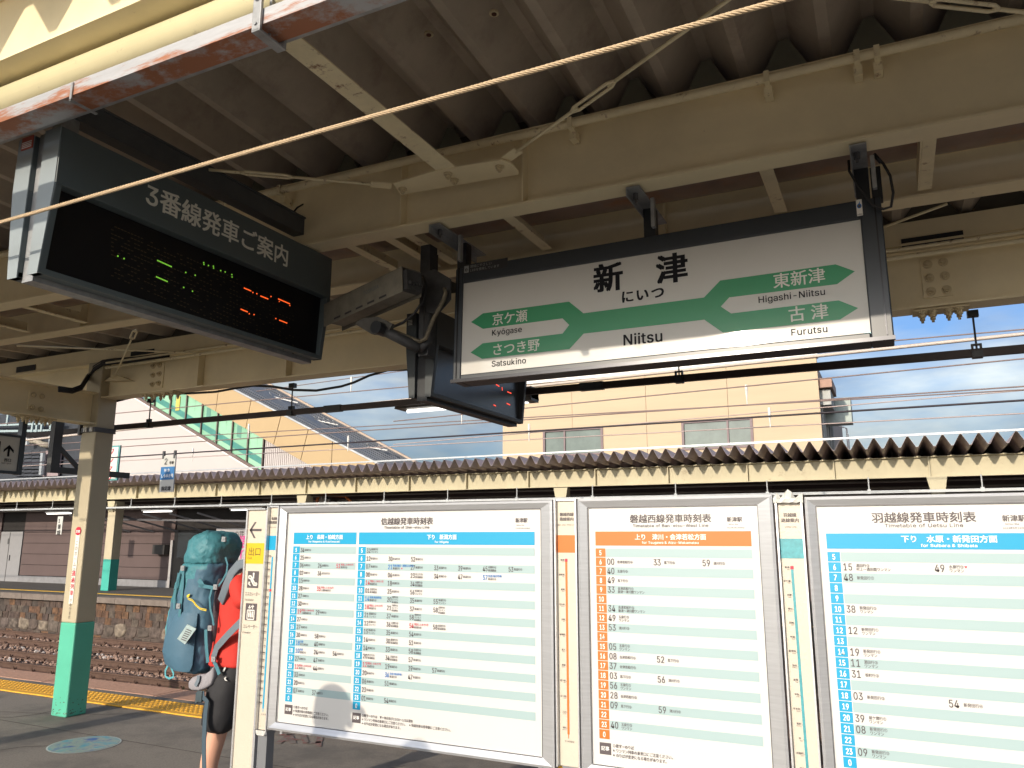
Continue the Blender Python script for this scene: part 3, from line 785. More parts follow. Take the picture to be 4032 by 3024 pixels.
tilt(m).build('green_band', green, ns)
m = MB(); q = SY - .002
LM = [inkk, inkwd, mat('faded_grey_print', (.12, .13, .13), .5, var=0)]
def T(s, px, py, f_, size, bold=False, sx=1, cur=0, track=0):
    m = MB(); p = f_(px, py, Y=SY); text(m, s, (p.x, q, p.z), XU, ZU, size, bold=bold or 1, sx=sx, track=track); tilt(m).build('lettering', LM[cur], ns)
T('新', 1628, 222, c5, .166, 'heavy'); T('津', 2036, 165, c5, .166, 'heavy')
T('に', 1808, 298, c5, .073, 'heavy'); T('い', 1903, 285, c5, .073, 'heavy'); T('つ', 2003, 272, c5, .073, 'heavy')
T('Niitsu', 1822, 580, c5, .079, True)
T('Kyōgase', 970, 515, c5, .046); T('Satsukino', 972, 718, c5, .046)
T('Higashi-Niitsu', 487, 303, c6, .0445); T('Furutsu', 700, 517, c6, .0445)
T('京ケ瀬', 972, 443, c5, .073, cur=1); T('さつき野', 972, 640, c5, .073, cur=1)
T('東新津', 585, 200, c6, .078, cur=1); T('古', 685, 420, c6, .078, cur=1); T('津', 832, 405, c6, .078, cur=1)
# little stickers on the frame move to its front
m = MB(); a = c5(780, 65, Y=SY - .013); b = c5(1068, 110, Y=SY - .013); m.box(a.x, b.x, SY - .0128, SY - .0122, a.z - .045, a.z + .012); tilt(m).build('led_notice', mat('notice_black', (.03, .03, .033), .4, var=0), ns)
m = MB(); m.cur = 0; text(m, '環境にやさしい', (a.x + .045, SY - .0135, a.z - .012), XU, ZU, .020); text(m, 'LEDを使用しています', (a.x + .045, SY - .0135, a.z - .035), XU, ZU, .019)
m.box(a.x + .006, a.x + .036, SY - .0134, SY - .0129, a.z - .038, a.z + .004); tilt(m).build('notice_print', mat('notice_grey', (.28, .29, .28), .5, var=0), ns)
m = MB(); text(m, 'e', (a.x + .011, SY - .0140, a.z - .030), XU, ZU, .034, bold=True); tilt(m).build('notice_mark', mat('notice_black'), ns)
a = c3(1120, 1285, Y=SY - .014); b = c3(1168, 1385, Y=SY - .014)
m = MB(); m.cur = 0; m.box(a.x, b.x, SY - .0130, SY - .0122, b.z, a.z); m.cur = 1
cx_, cz_ = (a.x + b.x) / 2, (a.z + b.z) / 2 + .008
m.add([(cx_ + .010 * math.cos(t * .5236), SY - .0136, cz_ + .012 * math.sin(t * .5236)) for t in range(12)], [tuple(range(12))])
m.prism([(cx_ - .003, SY - .0136, cz_ + .01), (cx_ + .003, SY - .0136, cz_ + .01), (cx_ + .004, SY - .0136, cz_ + .024)], (0, -.0002, 0))
m.cur = 2; m.add([(cx_ + .006 * math.cos(t * .5236), SY - .0142, cz_ - .001 + .008 * math.sin(t * .5236)) for t in range(12)], [tuple(range(12))])
text(m, '火用心', (cx_, SY - .0138, b.z + .004), XU, ZU, .0075, bold=True, align='c'); tilt(m).build('inspection_sticker', [mat('sticker_white'), inkb, inkg], ns)
a = c6(1178, 510, Y=SY - .001); m = MB(); m.box(a.x, a.x + .045, SY - .0012, SY - .0004, a.z, a.z + .010); tilt(m).build('maker_sticker', mat('sticker_cyan', (.35, .6, .65), .4), ns)
# hangers: flat plates clamped under beam 1 that run back over the sign
def hanger(x):
    m = MB(); m.box(x - .032, x + .032, y1(x) - .045, 3.96, 3.285, 3.292); m.box(x - .037, x - .032, y1(x) - .045, 3.96, 3.245, 3.292)
    m.box(x + .042, x + .06, 3.60, 3.63, 3.13, 3.285)
    h = m.build('hanger_plate', galv, ns)
    m = MB(); m.box(x - .03, x + .03, SY + .02, SY + .08, 3.128, 3.285); m.build('hanger_post', blackm, h)
    m = MB(); m.tube([(x - .01, y1(x) + .03, 3.285), (x - .01, y1(x) + .03, 3.255)], .014, 6); m.tube([(x - .01, y1(x) + .03, 3.26), (x - .01, y1(x) + .03, 3.24)], .007, 8); m.build('clamp_bolt', aludk, h)
for f_, px, py in ((c2, 640, 1475), (c2, 1910, 1235), (c3, 1140, 960)):
    hanger(f_(px, py, Z=3.29).x)
x = X1; m = MB(); pts = [c3(px, py, Y=3.66) for px, py in ((1240, 1000), (1300, 1060), (1345, 1140), (1365, 1250), (1350, 1340), (1300, 1355), (1230, 1330), (1140, 1210), (1080, 1110), (1075, 1040))]
m.tube(pts, .006, 8); m.tube([c3(1240, 1000, Y=3.66), c3(1285, 1052, Y=3.66)], .009, 8); m.build('cable', rubber, ns, smooth=True)
m = MB(); a = c3(1200, 990, Y=3.78); b = c3(1290, 1260, Y=3.78); m.box(a.x + .0, a.x + .045, 3.74, 3.80, 3.13, 3.29); m.build('side_post', blackm, ns)

# ================================================================== DEPARTURE BOARDS
def depboard(X, ya, yb, zb, zt, root, header_text=True, mats=(casing, casel), W=.285, ins=.045, zh=None):
    """double-sided board across the platform; front face at X looking towards +X, tapering below the header"""
    zh = zh or zt - (zt - zb) * .40
    def prof(side):
        s = 1 if side > 0 else -1; f = X if side > 0 else X - W
        return f, s
    cx = X - W / 2
    m = MB()
    for s in (1, -1):
        f = cx + s * W / 2
        # header shell (solid block) and hood around the recessed screen
        inner = cx + s * .035
        m.box(min(f, inner), max(f, inner), ya, yb, zh, zt)
        fb = f - s * ins
        for (y0_, y1_) in ((ya, ya + .03), (yb - .03, yb)):
            m.prism([(inner, y0_, zb), (inner, y0_, zh), (f, y0_, zh), (fb, y0_, zb)], (0, y1_ - y0_, 0))
        m.prism([(inner, ya, zb), (inner, ya, zb + .025), (fb + s * .003, ya, zb + .025), (fb, ya, zb)], (0, yb - ya, 0))
    m.build('casing', mats[0], root, bevel=.003)
    m = MB(); m.box(cx - .035, cx + .035, ya + .02, yb - .02, zb - .02, zt + .01); m.build('core_frame', galv if header_text else blackm, root)
    m = MB()
    for s in (1, -1):
        f = cx + s * W / 2; inner = cx + s * .036; fb = f - s * ins
        m.prism([(inner, ya - .004, zb - .003), (inner, ya - .004, zt), (f - s * .003, ya - .004, zt), (f - s * .003, ya - .004, zh), (fb, ya - .004, zb - .003)], (0, .004, 0))
    m.build('end_plate', mats[1], root)
    for s in (1, -1):
        f = cx + s * W / 2; fb = f - s * ins; m = MB(); r0 = f - s * .05; r1 = fb - s * .022
        m.prism([(r0, ya + .031, zh - .002), (r1, ya + .031, zb + .026), (r1 - s * .01, ya + .031, zb + .026), (r0 - s * .01, ya + .031, zh - .002)], (0, yb - ya - .062, 0))
        sc = m.build('screen', screenm if header_text else mat('screen_grey', (.05, .05, .052), .25, var=.1, spec=.6), root)
        if s == 1: scr = sc; P0 = (r0, zh - .002); P1 = (r1, zb + .026)
    return scr, P0, P1, cx, zh
d1_ = thing('departure_board', 'large dark departure board headed 3番線発車ご案内 with LED screen, left of name sign', 'departure board', (-3.14, 2.72, 2.66), 'LED departure boards hanging across the platform')
scr, P0, P1, cx, zh = depboard(-3.0, 1.85, 3.61, 2.655, 3.292, d1_)
m = MB(); o = cz(897, 556, X=-2.999); e_ = cz(1795, 945, X=-2.999)
wtot = twidth('3番線発車ご案内', True); size = (e_.y - o.y) / wtot * 1.0
text(m, '3番線発車ご案内', (-2.998, o.y, 3.122), YU, ZU, size, bold=True)
m.build('header_lettering', mat('header_print', (.75, .74, .66), .5, var=0), d1_)
# LED dashes: lit strokes on the tilted screen plane
lg = mat('led_green', (.1, .3, .02), .5, var=0, emit=(.35, .95, .08), est=.28); lo = mat('led_orange', (.3, .05, .01), .5, var=0, emit=(1.0, .12, .02), est=.75); ldim = mat('led_off', (.07, .05, .022), .6, var=0)
sd = Vector((P1[0] - P0[0], 0, P1[1] - P0[1])); snrm = Vector((-sd.z, 0, sd.x)).normalized()
if snrm.x < 0: snrm = -snrm
def on_screen(px, py, f_=cz):
    a = f_(px, py, X=P0[0]); b = f_(px, py, X=P1[0]); 
    t = min(1, max(0, (a.z - P0[1]) / (P1[1] - P0[1]))); q_ = f_(px, py, X=P0[0] + (P1[0] - P0[0]) * t)
    return q_ + snrm * .002
m = MB()
def dash(x0, y0, x1, y1_, cur, th=.006, n=None):
    a, b = on_screen(x0, y0), on_screen(x1, y1_); m.cur = cur
    ln = (b - a).length; n = max(1, int(ln / .0085))
    for i in range(n):
        p = lerp(a, b, (i + .5) / n); m.bar(p - (b - a).normalized() * .0032, p + (b - a).normalized() * .0032, .001, th, up=sd)
for seg in ((975, 908, 1068, 950, 0), (968, 1010, 1042, 1042, 0), (1265, 918, 1268, 940, 0), (1290, 938, 1300, 944, 0), (1325, 940, 1328, 962, 0), (1365, 970, 1378, 976, 0), (1395, 978, 1403, 984, 0), (1440, 990, 1443, 1020, 0), (1150, 982, 1158, 986, 0), (1210, 1000, 1215, 1003, 0), (1135, 1075, 1147, 1080, 0), (1190, 1098, 1202, 1104, 0), (728, 875, 735, 890, 0), (768, 893, 772, 903, 0),
            (1515, 1080, 1562, 1100, 1), (1570, 1100, 1574, 1118, 1), (1595, 1108, 1598, 1125, 1), (1618, 1130, 1668, 1150, 1), (1683, 1128, 1686, 1140, 1), (1728, 1148, 1803, 1180, 1), (1735, 1158, 1738, 1172, 1), (1800, 1185, 1803, 1195, 1), (1495, 1212, 1540, 1230, 1), (1548, 1232, 1551, 1250, 1), (1578, 1238, 1580, 1255, 1), (1713, 1262, 1716, 1280, 1), (1735, 1280, 1786, 1300, 1)):
    dash(*seg)
m.build('led_text', [lg, lo], scr)
m = MB()
for i in range(56):
    for k in range(13):
        if rng.rand() < .55:
            x0 = 690 + i * 20.5; y0 = 690 + k * 26 + (x0 - 690) * .43
            p = on_screen(x0, y0); m.bar(p, p + Vector((0, .012, 0)), .001, .004, up=sd)
m.build('led_dots', ldim, scr, kind='stuff')
# red maintenance sticker on the end plate
a = c1(150, 900, Y=1.845); b = c1(212, 955, Y=1.845); m = MB(); m.box(a.x, b.x, 1.842, 1.8455, b.z, a.z); s_ = m.build('maintenance_sticker', mat('sticker_red', (.45, .10, .07), .5), d1_)
for k in range(4):
    m = MB(); m.box(a.x + .006, b.x - .006, 1.8405, 1.8415, b.z + .006 + k * .008, b.z + .010 + k * .008); m.build('sticker_print', inkw, s_)
# carrying beam and posts
m = MB(); m.box(-3.16, -3.08, 1.72, 3.62, 3.40, 3.41); m.box(-3.085, -3.08, 1.72, 3.62, 3.41, 3.50); m.box(-3.16, -3.155, 1.72, 3.62, 3.41, 3.50); m.box(-3.17, -3.07, 1.72, 3.62, 3.50, 3.51); m.build('carrier_beam', mat('carrier_grey', (.075, .08, .085), .5, var=.2), d1_)
m = MB(); a = cz(1935, 560, X=-3.1); m.box(-3.16, -3.07, 3.50, 3.58, 3.28, 3.64); m.tube([(-3.115, 3.54, 3.64), (-3.115, 3.54, 3.66)], .05, 12); hp = m.build('hanger_post', blackm, d1_, bevel=.004)
m = MB(); m.tube([cz(x, y, X=-3.1) for x, y in ((1830, 605), (1850, 580), (1880, 562), (1920, 552), (1960, 548))], .006, 6); m.build('cable', rubber, hp, smooth=True)
m = MB(); m.box(-3.15, -3.09, 3.40, 3.50, 3.28, 3.31); m.build('hanger_bracket', galv, d1_)
m = MB(); m.box(-3.15, -3.09, 1.9, 1.98, 3.28, 3.40); m.build('hanger_bracket', galv, d1_)

d2_ = thing('departure_board', 'smaller dark departure board partly hidden behind the name sign', 'departure board', (-2.6, 4.5, 2.42), 'LED departure boards hanging across the platform')
scr2, Q0, Q1, cx2, zh2 = depboard(-2.35, 3.80, 5.07, 2.41, 2.93, d2_, header_text=False, W=.215, ins=.032, zh=2.722, mats=(mat('casing_grey', (.055, .062, .068), .4, var=.08), mat('casing_grey2', (.045, .052, .056), .4, var=.1)))
m = MB(); m.cur = 0; sd2 = Vector((Q1[0] - Q0[0], 0, Q1[1] - Q0[1])); n2_ = Vector((-sd2.z, 0, sd2.x)).normalized(); n2_ = n2_ if n2_.x > 0 else -n2_
for x0, y0, x1, y1_ in ((1000, 832, 1022, 845), (1070, 955, 1092, 965), (985, 965, 1000, 972), (810, 822, 826, 828), (1040, 850, 1042, 872), (1075, 880, 1100, 890)):
    def os2(px, py):
        a = c5(px, py, X=Q0[0]); t = min(1, max(0, (a.z - Q0[1]) / (Q1[1] - Q0[1]))); return c5(px, py, X=Q0[0] + (Q1[0] - Q0[0]) * t) + n2_ * .002
    a, b = os2(x0, y0), os2(x1, y1_); m.bar(a, b, .001, .007, up=sd2)
m.build('led_text', mat('led_red_dim', (.2, .03, .02), .5, var=0, emit=(1, .08, .04), est=.8), scr2)
m = MB(); p = c5(450, 430, Y=3.794); m.box(p.x - .02, p.x + .018, 3.790, 3.7955, p.z - .022, p.z + .018); st2 = m.build('maintenance_sticker', mat('sticker_dark', (.03, .03, .03), .5), d2_)
m = MB()
for k in range(4): m.box(p.x - .016, p.x + .014, 3.788, 3.7895, p.z - .018 + k * .009, p.z - .014 + k * .009)
m.build('sticker_print', inkwd, st2)
m = MB(); m.box(-2.50, -2.43, 3.85, 3.93, 2.93, 3.33); m.box(-2.50, -2.43, 4.9, 4.98, 2.93, 3.0); m.build('hanger_post', blackm, d2_)

# ================================================================== SECURITY CAMERA
cam_t = thing('security_camera', 'dusty boxy security camera on a dark arm between the two departure boards', 'security camera', (-2.35, 3.62, 3.29))
A = cc(165, 590, Y=3.62); B = cc(880, 262, Y=3.40)
d = (B - A).normalized(); sidev = d.cross(Vector((0, 0, 1))).normalized(); upv = sidev.cross(d).normalized()
dusty = mat('dusty_plastic', (.19, .175, .14), .6, var=.2, scale=12); dustd = mat('dusty_dark', (.045, .045, .047), .6, var=.35, scale=14)
def fr(t, s, u): return A + (B - A) * t + sidev * s + upv * u
def cring(t, w, h, u0=0): return [fr(t, -w, u0 - h), fr(t, w, u0 - h), fr(t, w, u0 + h), fr(t, -w, u0 + h)]
m = MB(); m.loft([cring(0.02, .055, .056), cring(.97, .055, .056)]); hs = m.build('housing', dusty, cam_t, bevel=.006)
m = MB()
for s in (-1, 1): m.loft([[fr(t, s * .066, -.070), fr(t, s * .063, -.070), fr(t, s * .063, .074), fr(t, s * .066, .074)] for t in (-.03, 1.0)])
m.loft([[fr(t, -.066, .070), fr(t, .066, .070), fr(t, .066, .075), fr(t, -.066, .075)] for t in (-.03, 1.0)])
m.build('sun_shield', dusty, cam_t)
m = MB()
for k in range(5):
    t = .12 + k * .15; m.add([fr(t, .0675, -.055), fr(t + .09, .0675, -.055), fr(t + .09, .0675, -.043), fr(t, .0675, -.043)], [(0, 1, 2, 3)]); m.add([fr(t, -.0675, -.055), fr(t + .09, -.0675, -.055), fr(t + .09, -.0675, -.043), fr(t, -.0675, -.043)], [(3, 2, 1, 0)])
m.build('vent_slots', blackm, hs)
m = MB(); camside = sidev if sidev.y < 0 else -sidev
text(m, 'TOSHIBA', fr(.52, 0, .012) + camside * .0680, d, upv, .032, bold=True); m.build('lettering', mat('faded_grey_print'), hs)
m = MB(); m.loft([[fr(t, w * math.cos(k * math.pi / 6), w * math.sin(k * math.pi / 6)) for k in range(12)] for t, w in ((.02, .036), (-.02, .034))]); m.build('lens_window', screenm, cam_t)
m = MB(); m.loft([cring(.97, .055, .058), cring(1.03, .050, .056)]); 
for k in range(4): m.box(*sum(((fr(1.03, -.035 + .022 * k, -.02)[i] - .008, fr(1.03, -.035 + .022 * k, -.02)[i] + .010) for i in range(3)), ()))
m.build('rear_cover', dustd, cam_t)
Pm = cc(470, 640, Y=3.50); P2_ = cc(600, 705, Y=3.50); P3 = cc(950, 880, Y=3.62); P4 = cc(1010, 780, Y=3.66)
m = MB(); m.tube([P2_, lerp(P2_, P3, .5), P3], .030, 12); m.tube([P3, cc(1030, 820, Y=3.66), cc(1035, 500, Y=3.66)], .028, 10); m.build('mounting_arm', dustd, cam_t, smooth=True)
m = MB(); m.prism([cc(x, y, Y=3.50) for x, y in ((345, 650), (420, 600), (560, 585), (700, 650), (650, 745), (500, 745))], (0, .03, 0)); m.build('housing_bracket', mat('dusty_mid', (.09, .085, .075), .6, var=.3, scale=14), cam_t)
m = MB(); m.tube([P2_ + Vector((0, -.06, 0)), P2_ + Vector((0, .03, 0))], .037, 14); m.build('swivel_joint', blackm, cam_t)
m = MB(); m.tube([cc(x, y, Y=3.60) for x, y in ((650, 700), (760, 740), (880, 790), (960, 815), (1010, 790), (1045, 700), (1085, 600), (1140, 500), (1180, 420), (1195, 360), (1185, 320))], .0115, 10); m.build('flex_conduit', mat('conduit_dusty_tan', (.13, .11, .075), .7, var=.3, scale=30), cam_t, smooth=True)
m = MB(); m.tube([cc(x, y, Y=3.55) for x, y in ((900, 190), (990, 210), (1015, 300), (985, 440), (900, 560), (800, 640), (660, 700))], .008, 8); m.build('cable', rubber, cam_t, smooth=True)
m = MB(); a = cc(1050, 330, Y=3.70)
m.box(a.x - .045, a.x + .02, 3.66, 3.74, 2.62, 3.29); m.build('mounting_post', dustd, cam_t)
m = MB(); m.prism([cc(x, y, Y=3.63) for x, y in ((980, 180), (1090, 140), (1240, 230), (1240, 420), (1120, 560), (1020, 540))], (0, .012, 0)); m.build('bracket_plate', dustd, cam_t)

# ================================================================== TIMETABLE BOARDS
BY = 3.0
def board_frame(root, x0, x1, z0, z1, px0, px1, pz0, pz1):
    m = MB(); yo, yi = BY - .022, BY - .004
    O = [(x0, z0), (x1, z0), (x1, z1), (x0, z1)]; I = [(px0, pz0), (px1, pz0), (px1, pz1), (px0, pz1)]
    mid = [(x0 + .010, z0 + .010), (x1 - .010, z0 + .010), (x1 - .010, z1 - .010), (x0 + .010, z1 - .010)]
    names = []
    for i in range(4):
        j = (i + 1) % 4; m = MB()
        rings = []
        for (a, b) in ((0, 0),):
            pass
        m.add([(O[i][0], BY + .02, O[i][1]), (O[j][0], BY + .02, O[j][1]), (O[j][0], yo + .004, O[j][1]), (O[i][0], yo + .004, O[i][1]),
               (mid[j][0], yo, mid[j][1]), (mid[i][0], yo, mid[i][1]), (I[j][0], yi - .004, I[j][1]), (I[i][0], yi - .004, I[i][1]), (I[j][0], BY + .004, I[j][1]), (I[i][0], BY + .004, I[i][1])],
              [(0, 1, 2, 3), (3, 2, 4, 5), (5, 4, 6, 7), (7, 6, 8, 9)])
        m.build('frame_rail', alu, root)
    m = MB(); m.box(x0 + .004, x1 - .004, BY + .006, BY + .045, z0 + .004, z1 - .004); m.build('back_panel', alu, root)
    g = MB(); w = .003
    for a, b, c, d_ in ((px0, px1, pz1, pz1 + w), (px0, px1, pz0 - w, pz0), (px0 - w, px0, pz0, pz1), (px1, px1 + w, pz0, pz1)): g.box(a, b, BY - .0095, BY - .006, c, d_)
    g.build('frame_groove', aludk, root)
    m = MB(); m.box(px0, px1, BY, BY + .005, pz0, pz1); ps = m.build('poster', poster, root)
    return ps
PM = [poster, inkg, inkw, inkr, inkb, inkcy, inko, inkban, inkk]
def tt_block(m, xl, xr, fits, rows, hdr_jp, hdr_en, base, pitch, hs, notes, big=1.0, zs=1.557, hdr_z=(1.567, 1.622)):
    Y1_, Y2_ = BY - .0012, BY - .0024
    m.cur = base; m.box(xl, xr, Y1_, BY - .0002, hdr_z[0], hdr_z[1])
    m.cur = 2; text(m, hdr_jp, ((xl + xr) / 2, Y2_, hdr_z[0] + .025), XU, ZU, .0235 * hs, bold=True, align='c', fit=fits[0]); text(m, hdr_en, ((xl + xr) / 2, Y2_, hdr_z[0] + .008), XU, ZU, .0125 * hs, bold=True, align='c', fit=fits[1])
    rh = (zs - .843) / 20
    for i in range(20):
        z1 = zs - i * rh; z0 = z1 - rh
        if i % 2 == 0: m.cur = 7; m.box(xl + .0435, xr, Y1_, BY - .0002, z0 + .0015, z1 - .0015)
        m.cur = base; m.box(xl, xl + .041, Y1_, BY - .0002, z0 + .0015, z1 - .001)
        h = str(i + 5 if i < 19 else 0); m.cur = 2
        text(m, h, (xl + .0205, Y2_, z0 + .0085), XU, ZU, .0262, bold=True, align='c', sx=.66)
        k = 0
        for e in rows[i].split('|'):
            if not e: k += 1; continue
            p_ = e.split(','); col = 1
            if p_[0][0] in 'rb': col = 3 if p_[0][0] == 'r' else 4; p_[0] = p_[0][1:]
            x = xl + .0465 + k * pitch; m.cur = col
            text(m, p_[0], (x, Y2_, z0 + .0075), XU, ZU, .0285 if big == 1 else .0335, sx=.68 if big == 1 else .74, bold=1)
            dx = x + .0265 * (1 + (big - 1) * 1.0) + (.010 if big > 1 else 0)
            ls = p_[1:]; n = len(ls); fs = .0112 if n < 3 else .0098
            for q_, s in enumerate(ls):
                m.cur = col if q_ == 0 and col != 1 and n > 1 else 1
                zz = z0 + rh / 2 - fs * .38 + ((n - 1) / 2 - q_) * fs * 1.12
                tri = s.endswith('▼'); s2 = s.rstrip('▼')
                text(m, s2, (dx, Y2_, zz), XU, ZU, fs * (1.12 if big > 1 else 1), sx=.86, bold=1)
                if tri: m.cur = 3; text(m, '▼', (dx + twidth(s2) * fs * .98, Y2_, zz), XU, ZU, fs * .9)
            k += 1
    zb = zs - 20 * rh - .012
    m.cur = 1; m.box(xl, xl + .046, Y1_, BY - .0002, zb - .042, zb); m.cur = 2; text(m, '記事', (xl + .023, Y2_, zb - .026), XU, ZU, .0165, bold=True, align='c')
    m.cur = 1
    for q_, s in enumerate(notes):
        text(m, s, (xl + .053, Y2_, zb - .012 - q_ * .0165), XU, ZU, .0138, sx=.86, bold=1)
def rows20(d): return [d.get(i + 5 if i < 19 else 0, '') for i in range(20)]
N_ = '長岡行②'; G_ = '新潟行④'
Lr = rows20({5: '34,' + N_, 6: '25,' + N_, 7: '06,' + N_ + '|26,' + N_ + '|r51,特急しらゆき2号,新井行②', 8: '02,' + N_ + '|36,羽生田行②', 9: '15,' + N_, 10: '28,' + N_ + '|r35,特急しらゆき4号,上越妙高行②', 11: '27,' + N_, 12: '30,' + N_,
  13: 'r19,特急しらゆき6号,上越妙高行②|29,' + N_, 14: '27,' + N_, 15: '27,' + N_, 16: '30,' + N_ + '|58,' + N_, 17: 'b18,快速,直江津行②|40,' + N_, 18: 'b10,快速,長岡行②|24,' + N_ + '|54,' + N_, 19: '27,' + N_ + '|47,' + N_,
  20: 'r12,特急しらゆき8号,新井行②|44,' + N_, 21: '33,' + N_, 22: '20,' + N_, 23: '07,' + N_ + '|37,' + N_})
W_ = 'ワンマン'; K_ = '新潟経由'
Rr = rows20({5: '32,新潟行②,' + W_, 6: '12,' + G_ + '|30,' + G_ + '|52,新潟行②', 7: '07,' + G_ + '|b21,快速(亀田・越後石山停車),新潟行①▼|27,' + G_ + '|33,' + G_ + '|39,' + G_ + '|45,内野行④,' + K_ + '|53,' + G_,
  8: '00,' + G_ + '|06,' + G_ + '|23,村上行④,' + K_ + '|34,' + G_ + '|47,' + G_ + '|b57,快速(亀田停車),新潟行②', 9: 'r14,特急しらゆき1号,新潟行④|18,' + G_ + '|34,内野行④,' + K_, 10: '01,吉田行④,' + K_ + '|25,' + G_ + '|56,新潟行④,' + W_,
  11: 'b14,快速(亀田停車),新潟行④|20,内野行④,ワンマン,新潟経由|35,' + G_ + '|55,新潟行②,' + W_, 12: 'r18,特急しらゆき3号,新潟行④|21,内野行④,ワンマン,新潟経由|37,' + G_ + '|58,吉田行④,ワンマン,新潟経由',
  13: '21,新潟行④,' + W_ + '|37,' + G_ + '|58,豊栄行④,ワンマン,新潟経由', 14: '12,新潟行②,' + W_ + '|36,内野行④,' + K_ + '|r54,特急しらゆき5号,新潟行④|58,吉田行④,' + K_, 15: '15,新潟行④,' + W_ + '|35,' + G_ + '|54,' + G_,
  16: '14,' + G_ + '|30,豊栄行④,' + K_ + '|51,' + G_, 17: '14,' + G_ + '|33,' + G_ + '|58,吉田行④,' + K_, 18: '20,村上行④,' + K_ + '|34,吉田行④,' + K_ + '|57,' + G_, 19: 'r12,特急しらゆき7号,新潟行④|19,' + G_ + '|39,' + G_ + '|57,' + G_,
  20: '20,' + G_ + '|b36,快速(亀田停車),新潟行④|47,' + G_, 21: '06,' + G_ + '|51,' + G_, 22: '23,' + G_, 23: '01,' + G_ + '|54,' + G_})
tb1 = thing('timetable_board', 'wide timetable board of the Shin-etsu line with two blue-headed tables 信越線発車時刻表', 'timetable board', (-2.0, 3.02, .715), 'timetable boards standing in a row')
ps = board_frame(tb1, -2.733, -1.270, .716, 1.750, -2.690, -1.327, .752, 1.716)
m = MB(); Y2_ = BY - .0024
m.cur = 1; tx_ = at(1602, 2050, Y=BY).x; text(m, '信越線発車時刻表', (tx_, Y2_, 1.658), XU, ZU, .0345, bold=True, align='c', fit=.281); text(m, 'Timetable of Shin-etsu Line', (tx_, Y2_, 1.638), XU, ZU, .0160, align='c', fit=.245, bold=1)
text(m, '新津駅', (-1.447, Y2_, 1.662), XU, ZU, .021, bold=True, sx=.9); text(m, 'Niitsu Sta.', (-1.442, Y2_, 1.647), XU, ZU, .0080); text(m, '2023年3月18日改正', (-1.447, Y2_, 1.634), XU, ZU, .0073)
tt_block(m, -2.648, -2.272, (.222, .190), Lr, '上り　長岡・柏崎方面', 'for Nagaoka & Kashiwazaki', 5, .110, .98, ['○数字＝のりば', '※快速列車の停車駅にご注意ください。', '※のりばが変更になる場合があります。'])
tt_block(m, -2.257, -1.358, (.153, .071), Rr, '下り　新潟方面', 'for Niigata', 5, .1218, .98, ['○数字＝のりば　▼＝休日及び12/30〜1/3は運休', '※ワンマン列車の乗車口にご注意ください。　※快速列車の停車駅にご注意ください。', '※のりばが変更になる場合があります。'])
m.build('timetable_print', PM, ps)
for x in (-2.66, -1.34):
    m = MB(); m.tube([(x, 3.0, .716), (x, 3.0, .700)], .008, 8); m.build('frame_stud', alu, tb1)

B2r = rows20({6: '00,会津若松行④|,|33,馬下行⑤|,|59,津川行②'.replace('|,|', '|'), 7: '40,五泉行②', 8: '49,馬下行①', 9: '33,会津若松行①,新津〜津川間ワンマン', 11: '34,会津若松行⑤,新津〜津川間ワンマン', 12: '49,五泉行⑤,' + W_, 13: '53,津川行②', 15: '05,五泉行②,' + W_,
  16: '08,会津若松行⑤|52,馬下行③', 17: '37,会津若松行⑤', 18: '03,馬下行②|56,津川行①', 19: '56,五泉行①,' + W_, 20: '28,会津若松行②', 21: '09,馬下行②|59,津川行④', 23: '40,五泉行③,' + W_})
tb2 = thing('timetable_board', 'timetable board of the Ban-etsu-West line with orange header and hours 磐越西線発車時刻表', 'timetable board', (-.8, 3.02, .715), 'timetable boards standing in a row')
ps = board_frame(tb2, -1.158, -.398, .716, 1.753, -1.118, -.455, .752, 1.716)
m = MB(); m.cur = 1; text(m, '磐越西線発車時刻表', (at(2637, 2050, Y=BY).x, Y2_, 1.658), XU, ZU, .0345, bold=True, align='c', fit=.320); text(m, 'Timetable of Ban-etsu-West Line', (at(2637, 2050, Y=BY).x, Y2_, 1.638), XU, ZU, .0165, align='c', fit=.297, bold=1)
text(m, '新津駅', (-.568, Y2_, 1.658), XU, ZU, .019, bold=True); text(m, 'Niitsu Sta.', (-.563, Y2_, 1.645), XU, ZU, .0078); text(m, '2023年3月18日改正', (-.570, Y2_, 1.632), XU, ZU, .0070)
tt_block(m, -1.090, -.483, (.279, .222), B2r, '上り　津川・会津若松方面', 'for Tsugawa & Aizu-Wakamatsu', 6, .188, 1.0, ['○数字＝のりば', '※ワンマン列車の乗車口にご注意ください。', '※のりばが変更になる場合があります。'], big=1.22)
m.build('timetable_print', PM, ps)
B3r = rows20({6: '15,酒田行③,村上〜酒田間ワンマン||49,水原行③▼,ワンマン'.replace('||', '|'), 7: '48,新発田行①', 10: '38,新発田行⑤,' + W_, 12: '12,新発田行①,' + W_, 14: '19,新発田行④,' + W_, 15: '11,酒田行③,' + W_, 16: '31,坂町行③', 18: '03,新発田行③|54,新発田行④',
  20: '39,鼠ケ関行①,' + W_, 21: '08,新発田行①,' + W_, 23: '09,新発田行③,' + W_})
tb3 = thing('timetable_board', 'timetable board of the Uetsu line with one light blue table 羽越線発車時刻表', 'timetable board', (.2, 3.02, .715), 'timetable boards standing in a row')
ps = board_frame(tb3, -.288, .620, .716, 1.741, -.252, .560, .752, 1.708)
m = MB(); m.cur = 1; text(m, '羽越線発車時刻表', (at(3632, 2040, Y=BY).x, Y2_, 1.652), XU, ZU, .0370, bold=True, align='c', fit=.315); text(m, 'Timetable of Uetsu Line', (at(3632, 2040, Y=BY).x, Y2_, 1.633), XU, ZU, .0170, align='c', fit=.238, bold=1)
